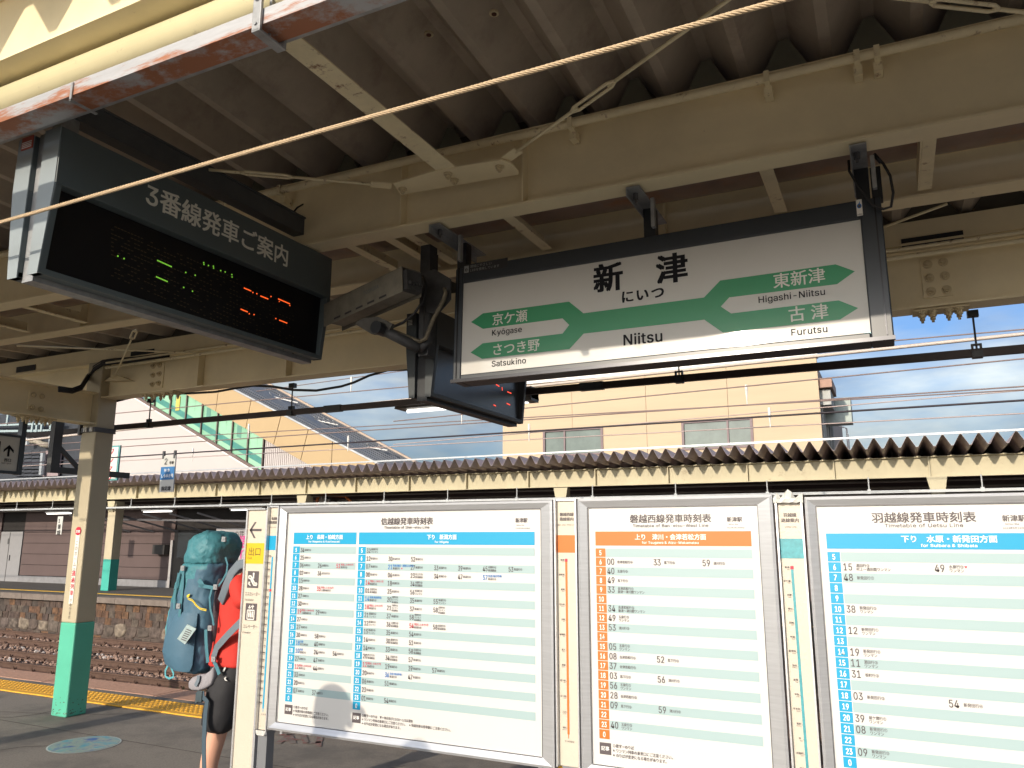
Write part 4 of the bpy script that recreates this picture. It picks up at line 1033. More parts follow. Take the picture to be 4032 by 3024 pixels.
text(m, '新津駅', (.312, Y2_, 1.652), XU, ZU, .022, bold=True); text(m, 'Niitsu Sta.', (.319, Y2_, 1.639), XU, ZU, .0084); text(m, '2023年3月18日改正', (.311, Y2_, 1.626), XU, ZU, .0078)
tt_block(m, -.226, .530, (.282, .165), B3r, '下り　水原・新発田方面', 'for Suibara & Shibata', 5, .282, 1.05, ['○数字＝のりば', '※ワンマン列車の乗車口にご注意ください。', '※のりばが変更になる場合があります。'], big=1.24, zs=1.550, hdr_z=(1.560, 1.613))
m.build('timetable_print', PM, ps)

# route strips between the boards and exit-sign pillar
def route(root, x0, x1, z0, z1, jp, en, bandmat, linemat, stations, red, lx0, lx1, lz0, lz1, tail):
    m = MB(); m.box(x0, x0 + .006, BY - .02, BY + .03, z0, z1); m.box(x1 - .006, x1, BY - .02, BY + .03, z0, z1); m.box(x0, x1, BY + .006, BY + .03, z0, z1); m.box(x0, x1, BY - .012, BY + .006, z1 - .006, z1)
    m.build('side_rail', alu, root)
    m = MB(); m.box(x0 + .0065, x1 - .0065, BY, BY + .0055, z0 + .001, z1 - .0065); pn = m.build('route_panel', strip_cr, root)
    m = MB(); Y1_, Y2_ = BY - .001, BY - .002; xc = (x0 + x1) / 2
    m.cur = 0; text(m, jp[0], (xc, Y2_, z1 - .067), XU, ZU, .0155, bold=True, align='c'); text(m, jp[1], (xc, Y2_, z1 - .086), XU, ZU, .0155, bold=True, align='c'); text(m, en, (xc, Y2_, z1 - .106), XU, ZU, .0080, align='c')
    m.cur = 1; m.box(x0 + .0065, x1 - .0065, Y1_, BY - .0002, z1 - .215, z1 - .145)
    m.cur = 2; m.prism([(lx0, Y1_, lz1), (lx0 + .009, Y1_, lz1), (lx1 + .009, Y1_, lz0), (lx1, Y1_, lz0)], (0, .0008, 0))
    m.prism([(lx1 + .003, Y1_, lz0), (lx1 + .006, Y1_, lz0), (lx1 + .006, Y1_, lz0 - .015), (lx1 + .003, Y1_, lz0 - .015)], (0, .0008, 0))
    n = len(stations)
    for i, s in enumerate(stations):
        t = i / (n - 1) * .97; x = lx0 + (lx1 - lx0) * t; z = lz1 + (lz0 - lz1) * t
        if i == red: m.cur = 3; m.box(x - .001, x + .010, Y1_ - .0006, Y1_ - .0001, z - .003, z + .009)
        m.cur = 0; m.box(x - .003, x, Y1_, BY - .0002, z, z + .001); text(m, s, (x - .004, Y2_, z + .001), XU, ZU, .0080, align='r', bold=True); text(m, 'Station'[:4 + i % 4], (x - .004, Y2_, z - .005), XU, ZU, .0050, align='r')
    text(m, tail, (xc, Y2_, lz0 - .028), XU, ZU, .0075, align='c')
    m.build('route_print', [inkg, bandmat, linemat, inkr], pn)
rs1 = thing('route_strip', 'narrow route strip with cyan band left of the widest timetable, on a grey post', 'route map strip', (-2.772, 3.0, 0), 'route map strips between the timetables')
route(rs1, -2.812, -2.737, .705, 1.752, ('信越線', '路線案内'), 'Shin-etsu Line', mat('ink_cyan'), mat('ink_cyan'), ['新潟', '越後石山', '亀田', '荻川', 'さつき野', '新津', '古津', '矢代田', '田上', '羽生田', '加茂', '保内', '東三条', '三条', '帯織', '見附', '押切', '北長岡', '長岡', '宮内', '来迎寺', '柏崎'], 5, -2.782, -2.785, .800, 1.505, '至 直江津')
m = MB(); m.box(-2.802, -2.747, 3.0, 3.05, 0, .705); m.box(-2.812, -2.737, 2.985, 3.045, .690, .705); m.build('support_post', mat('post_grey', (.27, .28, .30), .35, var=.05, metal=.5), rs1)
m = MB(); m.prism([(-2.806, 2.984, .706), (-2.743, 2.984, .706), (-2.752, 2.984, .684), (-2.797, 2.984, .684)], (0, .001, 0)); m.build('loose_tape', mat('plastic_film', (.55, .55, .52), .2, var=.2, scale=40, coat=.6), rs1)
rs2 = thing('route_strip', 'narrow route strip with orange band between first and second timetable', 'route map strip', (-1.214, 3.0, 0), 'route map strips between the timetables')
route(rs2, -1.262, -1.164, .728, 1.753, ('磐越西線', '路線案内'), 'Ban-etsu-West Line', inko, inko, ['新津', '東新津', '新関', '北五泉', '五泉', '猿和田', '馬下', '咲花', '東下条', '五十島', '三川', '津川'], 0, -1.222, -1.222, .845, 1.505, '至 会津若松')
m = MB(); m.box(-1.245, -1.18, 3.0, 3.05, 0, .728); m.build('support_post', mat('post_grey'), rs2)
rs3 = thing('route_strip', 'glittery route strip with turquoise band and torn clear film on top', 'route map strip', (-.342, 3.0, 0), 'route map strips between the timetables')
route(rs3, -.390, -.296, .728, 1.740, ('羽越線', '路線案内'), 'Uetsu Line', mat('band_turquoise', (.06, .29, .33), .35, var=.2, scale=60), mat('band_turquoise'), ['新津', '京ケ瀬', '水原', '神山', '月岡', '中浦', '新発田', '加治', '金塚', '中条', '平木田', '坂町', '平林', '岩船町', '村上'], 0, -.352, -.346, .80, 1.490, '至 酒田')
m = MB(); m.box(-.375, -.31, 3.0, 3.05, 0, .728); m.build('support_post', mat('post_grey'), rs3)
m = MB(); rings = []
for i in range(9):
    x = -.394 + i * .0128; z = 1.745 + .010 * math.sin(i * 1.9) + random.uniform(0, .006) + (.014 if 2 < i < 6 else 0)
    rings.append([(x, 2.972 + .003 * math.sin(i * 2.3), 1.722 + .002 * math.sin(i * 3)), (x, 2.97, 1.736), (x, 2.985, z), (x, 3.02, z - .004)])
m.loft(rings, closed=False, cap=False); m.build('plastic_film', mat('plastic_film'), rs3)

ex = thing('exit_sign_pillar', 'slim cream pillar with left arrow, yellow 出口 panel and escalator and elevator symbols', 'sign pillar', (-2.89, 3.0, 0))
m = MB(); m.box(-2.962, -2.954, 2.995, 3.05, 0, 1.742); m.box(-2.830, -2.816, 2.995, 3.05, 0, 1.742); m.box(-2.954, -2.830, 3.011, 3.05, 0, 1.742); m.box(-2.954, -2.83, 2.997, 2.985, 1.736, 1.742); m.build('pillar_frame', alu, ex)
m = MB(); m.box(-2.9535, -2.8305, 3.003, 3.010, 0, 1.7355); pn = m.build('sign_face', strip_cr, ex)
m = MB(); Yf = 3.0022; ce = crop(940, 1960, 1064 / 1659)
def E_(x, y): 
    p = ce(x, y, Y=Yf); return p
def pq(mb, pts, yy=Yf): mb.prism([(p.x, yy, p.z) for p in pts], (0, .0006, 0))
m.cur = 0
zc = E_(110, 198).z; xa, xb = -2.940, -2.862
m.prism([(xa, Yf, zc), (xa + .006, Yf, zc + .006), (xb, Yf, zc + .006), (xb, Yf, zc - .006), (xa + .006, Yf, zc - .006)], (0, .0006, 0))
m.prism([(xa - .002, Yf, zc), (xa + .030, Yf, zc + .040), (xa + .042, Yf, zc + .040), (xa + .012, Yf, zc)], (0, .0006, 0)); m.prism([(xa - .002, Yf, zc), (xa + .030, Yf, zc - .040), (xa + .042, Yf, zc - .040), (xa + .012, Yf, zc)], (0, .0006, 0))
za, zb_ = E_(100, 278).z, E_(100, 405).z
m.cur = 1; m.box(-2.953, -2.8312, Yf, Yf + .0006, zb_, za)
m.cur = 2; text(m, '出口', (-2.942, Yf - .001, (za + zb_) / 2 - .008), XU, ZU, .044, align='l'); text(m, 'Exit', (-2.942, Yf - .001, zb_ + .022), XU, ZU, .0165)
def icon(ztop, kind):
    s = .074; xl = -2.935; m.cur = 0; m.box(xl, xl + s, Yf, Yf + .0006, ztop - s * 1.1, ztop); m.cur = 3; Yi = Yf - .0012
    def bar2(a, b, w=.007): m.bar((xl + a[0] * s, Yi, ztop - s * 1.1 + a[1] * s), (xl + b[0] * s, Yi, ztop - s * 1.1 + b[1] * s), w, .0006, up=(0, 1, 0))
    def disc(c, r): m.add([(xl + c[0] * s + r * math.cos(t * .5236), Yi, ztop - s * 1.1 + c[1] * s + r * math.sin(t * .5236)) for t in range(12)], [tuple(range(12))])
    if kind == 'esc':
        bar2((.12, .78), (.32, .78)); bar2((.30, .80), (.68, .32)); bar2((.66, .32), (.88, .32)); bar2((.14, .62), (.30, .62)); bar2((.28, .64), (.60, .20)); bar2((.58, .19), (.88, .19)); bar2((.87, .2), (.87, .32)); bar2((.13, .62), (.13, .78)); disc((.55, .92), .006); bar2((.55, .84), (.55, .62), .009)
        bar2((.32, .14), (.14, .34), .006); bar2((.14, .36), (.28, .36), .006); bar2((.14, .36), (.14, .22), .006)
    else:
        bar2((.2, .08), (.8, .08), .005); bar2((.2, .66), (.8, .66), .005); bar2((.2, .08), (.2, .66), .005); bar2((.8, .08), (.8, .66), .005)
        for q in (.35, .5, .65): disc((q, .54), .004); bar2((q, .48), (q, .2), .008)
        bar2((.38, .98), (.38, .76), .005); bar2((.38, .76), (.28, .86), .005); bar2((.38, .76), (.48, .86), .005); bar2((.64, .98), (.64, .76), .005); bar2((.64, .99), (.54, .88), .005); bar2((.64, .99), (.74, .88), .005)
z_es = E_(80, 450).z; z_el = E_(70, 648).z
icon(z_es, 'esc'); m.cur = 0; text(m, 'エスカレーター', (-2.944, Yf - .001, z_es - .118), XU, ZU, .0225, sx=.62); text(m, 'Escalator', (-2.944, Yf - .001, z_es - .143), XU, ZU, .0135)
icon(z_el, 'ele'); m.cur = 0; text(m, 'エレベーター', (-2.944, Yf - .001, z_el - .118), XU, ZU, .0225, sx=.70); text(m, 'Elevator', (-2.944, Yf - .001, z_el - .143), XU, ZU, .0135)
m.build('sign_print', [inkg, inky, mat('ink_olive', (.10, .08, .02), .5, var=0), mat('icon_white', (.72, .70, .64), .5, var=0)], pn)

# ================================================================== PERSON with backpack
def superring(cx, cy, z, rx, ry, n=20, e=.75, tilt_=0.0, noise=0):
    out = []
    for k in range(n):
        t = 2 * math.pi * k / n; c, s = math.cos(t), math.sin(t)
        f = 1 + noise * math.sin(5 * t + z * 40) * .5 + noise * math.sin(3 * t - z * 63) * .5
        out.append((cx + math.copysign(abs(c) ** e, c) * rx * f, cy + math.copysign(abs(s) ** e, s) * ry * f, z + tilt_ * math.copysign(abs(c) ** e, c) * rx))
    return out
skin_m = mat('skin', (.62, .34, .24), .5, var=.04, scale=6)
shirt_m = mat('shirt_red', (.55, .035, .025), .8, var=.08, scale=8, bump=.3, bscale=14)
short_m = mat('shorts_black', (.022, .022, .025), .75, var=.2, scale=6, bump=.3, bscale=12)
hair_m = mat('hair_blond', (.42, .22, .08), .6, var=.3, scale=60, bump=.5, bscale=120)
cap_m = mat('cap_maroon', (.13, .05, .045), .8, var=.1, scale=10)
def wrinkle(o, strength=.014, size=.07, sub=0):
    if sub:
        sb_ = o.modifiers.new('sub', 'SUBSURF'); sb_.levels = sub; sb_.render_levels = sub
    t_ = bpy.data.textures.new('folds', 'CLOUDS'); t_.noise_scale = size; t_.noise_depth = 2
    d_ = o.modifiers.new('folds', 'DISPLACE'); d_.texture = t_; d_.strength = strength; d_.mid_level = .5; d_.texture_coords = 'LOCAL'
def skin_body(name, verts, edges, radii, material, parent, sub=2, root=0, label=None):
    me = bpy.data.meshes.new(name); me.from_pydata([tuple(v) for v in verts], edges, [])
    o = bpy.data.objects.new('tmp_' + name, me); COL.objects.link(o)
    mo = o.modifiers.new('skin', 'SKIN'); mo.use_smooth_shade = True
    for i, r in enumerate(radii):
        sv = me.skin_vertices[0].data[i]; sv.radius = r if isinstance(r, tuple) else (r, r); sv.use_root = (i == root)
    ss = o.modifiers.new('sub', 'SUBSURF'); ss.levels = sub; ss.render_levels = sub
    bpy.context.view_layer.update()
    ev = o.evaluated_get(bpy.context.evaluated_depsgraph_get()); nm = bpy.data.meshes.new_from_object(ev)
    nm.name = name; nm.materials.clear(); nm.materials.append(material)
    nm.polygons.foreach_set('use_smooth', [True] * len(nm.polygons))
    bpy.data.objects.remove(o)
    return link(name, nm, parent, label=label)
def person(root, bx, by, ry=0.0, shirt=shirt_m, shorts=short_m, pants=None, cap=True, gaze=1):
    """standing figure facing +X (gaze 1) at bx,by"""
    g = gaze
    V = [(0, 0, .92), (0, 0, 1.10), (-.015, 0, 1.28), (-.01, 0, 1.40), (.03, 0, 1.47), (.06, 0, 1.56), (.07, 0, 1.64)]
    Rr_ = [(.105, .10), (.10, .10), (.11, .10), (.10, .09), (.052, .052), (.078, .088), (.065, .075)]
    E = [(0, 1), (1, 2), (2, 3), (3, 4), (4, 5), (5, 6)]
    def addv(p, r, frm): V.append(p); Rr_.append(r); E.append((frm, len(V) - 1)); return len(V) - 1
    for s in (-1, 1):
        h = addv((-.04, s * .09, .86), (.095, .085), 0); k = addv((-.07 + .03 * s, s * .10, .50), .058, h); c = addv((-.12 + .03 * s, s * .105, .33), .056, k); a = addv((-.12 + .03 * s, s * .11, .09), .036, c); hl = addv((-.135 + .03 * s, s * .11, .045), .036, a); addv((.07 + .03 * s, s * .13, .035), (.032, .04), hl)
        sh = addv((.04, s * .185, 1.385), .05, 3); el = addv((.19, s * .205, 1.18), .038, sh); wr = addv((.33, s * .17, 1.10), .028, el); ha = addv((.39, s * .15, 1.10), (.03, .018), wr)
        for f_, (dy, ln) in enumerate(((-.03, .06), (-.010, .075), (.010, .08), (.028, .07))): addv((.405 + ln, s * .15 + dy, 1.085 - .012 * abs(f_ - 1.5)), .008, ha)
        addv((.42, s * .15 - s * .045, 1.13), .009, ha)
    place = Matrix.Translation((bx, by, 0)) @ Matrix.Rotation(ry, 4, 'Z')
    V = [place @ Vector((p[0] * g, p[1], p[2])) for p in V]
    body = skin_body('body', V, E, Rr_, skin_m, root)
    def clothes(name, vs, es, rs, m_, label=None):
        return skin_body(name, [place @ Vector((p[0] * g, p[1], p[2])) for p in vs], es, rs, m_, root, label=label)
    def ring_(cx0, cy0, z, rx, ry_, n=18):
        return [tuple(place @ Vector(((p[0]) * g, p[1], p[2]))) for p in superring(cx0, cy0, z, rx, ry_, n=n, e=.85, noise=.02)]
    m = MB(); m.loft([ring_(c_, 0, z, a_, b_) for z, a_, b_, c_ in ((.855, .165, .19, -.05), (.87, .172, .195, -.05), (.95, .160, .185, -.045), (1.08, .148, .178, -.02), (1.25, .150, .20, .005), (1.36, .140, .205, .02), (1.43, .10, .15, .03), (1.465, .06, .07, .035), (1.475, .055, .062, .035))])
    for s in (-1, 1):
        m.tube([tuple(place @ Vector((x_ * g, s * y_, z_))) for x_, y_, z_ in ((.03, .12, 1.37), (.05, .175, 1.355), (.10, .195, 1.28), (.15, .20, 1.20))], [.058, .068, .064, .058], 12)
    so_ = m.build('shirt', shirt, root, smooth=True); wrinkle(so_, .010, .05, 2)
    m = MB(); m.loft([ring_(-.05, 0, z, a_, b_) for z, a_, b_ in ((.94, .145, .175), (.86, .155, .182), (.78, .15, .185), (.74, .12, .17))])
    for s in (-1, 1):
        m.tube([tuple(place @ Vector((x_ * g, s * y_, z_))) for x_, y_, z_ in ((-.05, .085, .86), (-.055, .092, .74), (-.07 + .02 * s, .10, .60), (-.085 + .03 * s, .105, .485 if not pants else .12))], [.11, .115, .105, .097 if not pants else .07], 14)
    so_ = m.build('shorts' if not pants else 'trousers', shorts, root, smooth=True); wrinkle(so_, .012, .07, 2)
    # head details
    def hp(x, y, z): return place @ Vector((x * g, y, z))
    def ball(mb, c, rx, ry_, rz, n=12, mfrom=0.0, mto=1.0, e=1):
        rings = []
        for i in range(9):
            ph = math.pi * (mfrom + (mto - mfrom) * i / 8); zz = -math.cos(ph) * rz; rr = max(.001, math.sin(ph))
            rings.append([hp(c[0] + rx * rr * math.cos(2 * math.pi * k / n), c[1] + ry_ * rr * math.sin(2 * math.pi * k / n), c[2] + zz) for k in range(n)])
        mb.loft(rings)
    m = MB(); ball(m, (.035, 0, 1.565), .098, .088, .115); m.build('hair', hair_m, root, smooth=True)
    if cap:
        m = MB(); ball(m, (.05, 0, 1.60), .108, .094, .10, mfrom=.38, mto=1.0)
        m.loft([[hp(.135, -.07, 1.615), hp(.135, .07, 1.615), hp(.135, .07, 1.623), hp(.135, -.07, 1.623)], [hp(.23, -.05, 1.592), hp(.23, .05, 1.592), hp(.23, .05, 1.598), hp(.23, -.05, 1.598)]])
        m.build('cap', cap_m, root, smooth=True)
    m = MB(); ball(m, (.148, 0, 1.545), .02, .014, .024); ball(m, (.13, 0, 1.50), .022, .03, .012)
    for s in (-1, 1): ball(m, (.055, s * .085, 1.54), .018, .012, .032)
    m.build('nose_and_ears', skin_m, root, smooth=True)
    m = MB()
    for s in (-1, 1): ball(m, (.124, s * .032, 1.565), .014, .014, .011)
    m.build('eyes', mat('eye_white', (.7, .68, .65), .3, var=0), root, smooth=True)
    m = MB()
    for s in (-1, 1):
        p = place @ Vector(((-.07 + .03 * s) * g, s * .12, 0)); rings = []
        for i, (dx, w, h) in enumerate(((-.10, .035, .07), (-.02, .045, .095), (.08, .05, .07), (.17, .045, .05), (.20, .02, .03))):
            q_ = place @ Vector(((-.07 + .03 * s + dx) * g, s * .12, 0)); rings.append([(q_.x, q_.y - w, 0.002), (q_.x, q_.y + w, .002), (q_.x, q_.y + w * .8, h), (q_.x, q_.y - w * .8, h)])
        m.loft(rings)
    m.build('shoes', mat('shoe_grey', (.10, .10, .11), .7), root, smooth=True)
    return body
pr = thing('person', 'backpacker in red T-shirt, black shorts and maroon cap half hidden by the sign pillar', 'person', (-3.50, 3.62, 0))
person(pr, -3.53, 3.66)
# off-frame passengers waiting to the left whose shadows fall on the first timetable
for i, (x, y, lab) in enumerate(((-2.80, .62, 'passenger in dark clothes waiting beside the camera, outside the left edge'), (-2.40, .10, 'passenger in grey clothes waiting behind the camera position'))):
    p2 = thing('person', lab, 'person', (x, y, 0)); person(p2, x, y, shirt=mat('coat_dark', (.05, .06, .08), .8), shorts=mat('trousers_dark', (.04, .04, .05), .8), pants=True, cap=(i == 0), gaze=1)

# backpack
bp = thing('backpack', 'tall teal and slate blue hiking backpack with yellow cords worn by the person', 'backpack', (-3.95, 3.62, .62))
nyl_t = mat('nylon_teal', (.05, .19, .225), .55, var=.12, scale=5, bump=1.0, bscale=22); nyl_l = mat('nylon_light_teal', (.08, .31, .36), .55, var=.1, scale=5, bump=.9, bscale=9)
nyl_b = mat('nylon_slate', (.055, .125, .185), .6, var=.1, scale=5, bump=.9, bscale=9); webm = mat('webbing_teal', (.05, .16, .20), .7, var=.05); padg = mat('pad_grey', (.26, .25, .27), .8, var=.1, scale=40); mesh_b = mat('mesh_black', (.06, .045, .055), .8, var=.3, scale=120)
bkl = mat('buckle_grey', (.25, .26, .27), .4)
BPY = 3.60
def bz(y): return cp(400, y, Y=3.48).z
def bx_(x, y): return cp(x, y, Y=3.51 if x < 450 else 3.57).x
outl = [(1130, 330, 480), (1105, 240, 505), (1050, 195, 515), (980, 172, 528), (900, 166, 548), (800, 178, 562), (700, 195, 572), (600, 215, 580), (500, 245, 588), (420, 268, 600), (350, 295, 612), (290, 318, 625)]
m = MB(); rings = []
for i, (y, xl, xr) in enumerate(outl):
    a, b = bx_(xl, y), bx_(xr, y); ry_ = .15 if i > 1 else (.08, .125)[i]
    ry_ = ry_ * (1 - .0 * i)
    rings.append(superring((a + b) / 2, BPY, bz(y), (b - a) / 2, ry_, n=28, e=.72, noise=.018))
m.loft(rings)
# paint: light teal on the outward (-X) side, slate on the flank
body = m
mi = []
for f in body.f:
    c = sum((Vector(body.v[i]) for i in f), Vector()) / len(f)
    t = (c.z - bz(1130)) / (bz(290) - bz(1130)); 
    edge = -.085 + .14 * max(0, t - .45) * 2.2
    cxm = None
    k = min(range(len(outl)), key=lambda q: abs(bz(outl[q][0]) - c.z)); a, b = bx_(outl[k][1], outl[k][0]), bx_(outl[k][2], outl[k][0])
    rel = (c.x - a) / (b - a)
    mi.append(1 if rel < .10 + .10 * t else (0 if rel < (.0 if t < .52 else (t - .52) * 1.9) else 2))
body.m = mi
bpo = body.build('main_body', [nyl_t, nyl_l, nyl_b], bp, smooth=True)
sb = bpo.modifiers.new('sub', 'SUBSURF'); sb.levels = 2; sb.render_levels = 2; wrinkle(bpo, .018, .06); wrinkle(bpo, .008, .022)
m = MB(); rings = []
for (y, xl, xr, ry_) in ((322, 322, 604, .140), (300, 320, 612, .150), (270, 325, 622, .156), (225, 334, 636, .156), (180, 345, 642, .152), (140, 360, 638, .144), (105, 392, 620, .126), (84, 436, 596, .10), (74, 475, 570, .06)):
    a, b = bx_(xl, y), bx_(xr, y); rings.append(superring((a + b) / 2, BPY, bz(y), (b - a) / 2, ry_, n=28, e=.75, noise=.03))
m.loft(rings); lid = m.build('lid', nyl_t, bp, smooth=True)
sb = lid.modifiers.new('sub', 'SUBSURF'); sb.levels = 2; sb.render_levels = 2; wrinkle(lid, .018, .055); wrinkle(lid, .008, .02)
FY = BPY - .158
def web(pts, w=.022, th=.003, y=FY, name='strap', material=webm, par=bp):
    m = MB(); P_ = [cp(a, b, Y=(c_[0] if (c_ := rest) else y)) for a, b, *rest in pts]
    rings = []
    for i, p in enumerate(P_):
        d_ = (P_[min(i + 1, len(P_) - 1)] - P_[max(i - 1, 0)]).normalized(); s_ = d_.cross(Vector((0, 1, 0))).normalized() * w / 2
        rings.append([p - s_, p + s_, p + s_ + Vector((0, -th, 0)), p - s_ + Vector((0, -th, 0))])
    m.loft(rings); return m.build(name, material, par)
# side pocket and panels
m = MB(); rings = []
for (y, xl, xr, dy) in ((1095, 300, 470, .02), (1050, 232, 490, .035), (960, 215, 500, .045), (850, 235, 510, .042), (760, 268, 520, .035), (665, 320, 528, .012)):
    a, b = bx_(xl, y), bx_(xr, y); rings.append([(a + (b - a) * t, BPY - .135 - dy * math.sin(math.pi * min(1, max(0, t))) ** .6 - .008, bz(y)) for t in np.linspace(0, 1, 9)])
m.loft(rings, closed=False, cap=False); pk = m.build('side_pocket', nyl_b, bp, smooth=True)
m = MB(); m.prism([cp(x, y, Y=FY - .045) for x, y in ((345, 752), (410, 785), (328, 898), (272, 858))], (0, .004, 0)); tg = m.build('mesh_label', mat('label_pale', (.30, .38, .38), .7, var=.2, scale=60), pk)
m = MB()
for k in range(6): m.prism([cp(x, y, Y=FY - .047) for x, y in ((340 - k * 8, 785 + k * 14), (378 - k * 8, 800 + k * 14), (375 - k * 8, 806 + k * 14), (337 - k * 8, 791 + k * 14))], (0, .001, 0))
m.build('label_print', inkg, tg)
web([(318, 360), (315, 450), (305, 560), (292, 680), (285, 780)], .020); web([(285, 380), (268, 470), (255, 560), (252, 640)], .014); web([(300, 370), (280, 430), (262, 480), (250, 500)], .008)
web([(430, 470), (480, 478), (540, 488), (560, 480)], .020); web([(430, 430), (465, 478)], .03)
web([(530, 480), (510, 560), (515, 640), (530, 700), (540, 760)], .014)
web([(482, 790), (484, 880), (490, 960), (497, 1030)], .024)
web([(560, 490), (600, 440), (632, 380), (640, 320), (625, 265)], .012)
def buckle(x, y, w=.03, h=.03, yy=FY - .008, par=bp):
    p = cp(x, y, Y=yy); m = MB(); m.box(p.x - w / 2, p.x + w / 2, yy - .006, yy + .006, p.z - h / 2, p.z + h / 2); m.box(p.x - w * .3, p.x + w * .3, yy - .010, yy - .006, p.z - h * .15, p.z + h * .15); m.build('buckle', bkl, par, bevel=.003)
for x, y in ((314, 345), (283, 620), (538, 1005), (512, 780), (552, 482), (612, 135)): buckle(x, y)
# yellow cords
yel = mat('cord_yellow', (.75, .55, .03), .6, var=.05)
m = MB(); 
for o_ in (0, 10): m.tube([cp(x, y + o_, Y=FY - .012) for x, y in ((350, 560), (385, 575), (410, 610), (440, 635), (485, 645))], .0022, 6)
m.build('yellow_cord', yel, bp)
m = MB(); m.prism([cp(x, y, Y=FY - .004) for x, y in ((345, 540), (368, 530), (362, 548), (345, 560))], (0, -.003, 0)); m.prism([cp(x, y, Y=FY + .01) for x, y in ((195, 1025), (235, 1005), (238, 1018), (205, 1035))], (0, -.012, 0)); m.build('yellow_tab', yel, bp)
web([(215, 1035), (188, 1090), (190, 1130), (215, 1145), (245, 1135), (248, 1110), (228, 1060), (222, 1035)], .012, y=BPY - .12, material=nyl_l, name='ice_axe_loop')
# back panel, shoulder strap, hip belt and hanging strap
m = MB(); rings = []
for (y, xl, xr) in ((420, 600, 625), (520, 570, 610), (640, 558, 600), (760, 552, 592), (870, 548, 585)):
    a, b = cp(xl, y, Y=3.52).x, cp(xr, y, Y=3.52).x; z = cp(xl, y, Y=3.52).z; rings.append(superring((a + b) / 2, 3.60, z, (b - a) / 2, .125, n=16, e=.7))
m.loft(rings); m.build('back_panel', mesh_b, bp, smooth=True)
m = MB(); pts = [cp(x, y, Y=yy) for x, y, yy in ((600, 590, 3.48), (640, 480, 3.44), (680, 380, 3.45), (730, 320, 3.47), (800, 305, 3.48), (900, 340, 3.46))]
rings = []
for i, p in enumerate(pts):
    d_ = (pts[min(i + 1, 5)] - pts[max(i - 1, 0)]).normalized(); s_ = d_.cross(Vector((0, 1, 0))).normalized() * .028
    rings.append([p - s_ + Vector((0, .02, 0)), p - s_ - Vector((0, .02, 0)), p + s_ - Vector((0, .02, 0)), p + s_ + Vector((0, .02, 0))])
m.loft(rings); m.build('shoulder_strap', mat('strap_slate', (.13, .16, .19), .7, var=.1), bp, smooth=True, bevel=.006)
web([(535, 1000, 3.46), (560, 920, 3.455), (640, 830, 3.44), (730, 740, 3.43), (790, 680, 3.43)], .040, name='lumbar_strap', material=mat('strap_slate'))
web([(540, 1020, 3.45), (560, 1060, 3.45), (580, 1115, 3.45)], .024)
m = MB(); rings = []
for x, y0_, y1_ in ((368, 1165, 1215), (395, 1135, 1230), (440, 1115, 1232), (490, 1110, 1215), (530, 1080, 1190), (550, 1050, 1130)):
    a = cp(x, y0_, Y=3.46); b = cp(x, y1_, Y=3.46); rings.append([(a.x, 3.44, a.z), (a.x, 3.50, a.z), (b.x, 3.50, b.z), (b.x, 3.44, b.z)])
m.loft(rings); m.build('hip_belt', padg, bp, smooth=True, bevel=.012)
web([(430, 1125, 3.43), (425, 1160, 3.43), (405, 1200, 3.43)], .022, material=mat('strap_slate'))
m = MB(); p = cp(440, 1275, Y=3.43); m.box(p.x - .02, p.x + .02, 3.42, 3.44, p.z - .03, p.z + .03); m.box(p.x - .035, p.x - .02, 3.425, 3.435, p.z - .04, p.z + .02); m.build('hip_buckle', mat('buckle_black', (.05, .07, .08), .4), bp, bevel=.004)
web([(455, 1240, 3.43), (460, 1280, 3.43), (490, 1310, 3.43), (478, 1400, 3.43), (472, 1500, 3.43), (468, 1600, 3.43), (468, 1700, 3.43), (470, 1850, 3.43)], .030, name='hanging_strap', material=mat('strap_navy', (.045, .075, .10), .7, var=.05))
# white motif on the shorts
m = MB()
for pts in (((598, 1095), (620, 1062), (625, 1072), (608, 1100)), ((612, 1145), (628, 1130), (622, 1150), (636, 1165), (618, 1160)), ((540, 1195), (572, 1208), (566, 1216), (548, 1206))):
    m.prism([cp(x, y, Y=3.475) for x, y in pts], (0, .004, 0))
m.build('shorts_motif', mat('motif_white', (.55, .54, .52), .7, var=.1, scale=80), pr)

# ================================================================== small things on our platform
m = MB(); cxp, cyp = -5.90, 4.39
m.add([(cxp + .262 * math.cos(t * math.pi / 24), cyp + .175 * math.sin(t * math.pi / 24) * 1.0, .004) for t in range(48)], [tuple(range(48))])
fs_ = thing('floor_sticker', 'round colourful blue sticker on the platform floor near the post', 'floor sticker', (cxp, cyp, 0))
PE = [at(183.0, 2940, Z=.004), at(479, 2921, Z=.004), at(340, 2902, Z=.004), at(328, 2965, Z=.004)]
cen = (PE[0] + PE[1]) / 2; ax = (PE[1] - PE[0]) / 2; rad = .262
def disc_(z, r): return [(cen.x + r * math.cos(t * math.pi / 24), cen.y + r * math.sin(t * math.pi / 24), z) for t in range(48)]
m = MB(); m.add(disc_(.003, .262), [tuple(range(48))]); m.build('rim', mat('sticker_rim', (.50, .54, .52), .5), fs_)
art = bpy.data.materials.new('sticker_art'); art.use_nodes = True; t_ = art.node_tree; vo = t_.nodes.new('ShaderNodeTexVoronoi'); vo.inputs['Scale'].default_value = 16
rr = t_.nodes.new('ShaderNodeValToRGB'); rr.color_ramp.interpolation = 'LINEAR'
cols = [(.02, .08, .30), (.03, .25, .48), (.02, .10, .35), (.30, .36, .30), (.04, .30, .42), (.28, .15, .22), (.03, .12, .38)]
while len(rr.color_ramp.elements) < len(cols): rr.color_ramp.elements.new(.5)
for i, c_ in enumerate(cols): rr.color_ramp.elements[i].position = i / (len(cols) - 1); rr.color_ramp.elements[i].color = c_ + (1,)
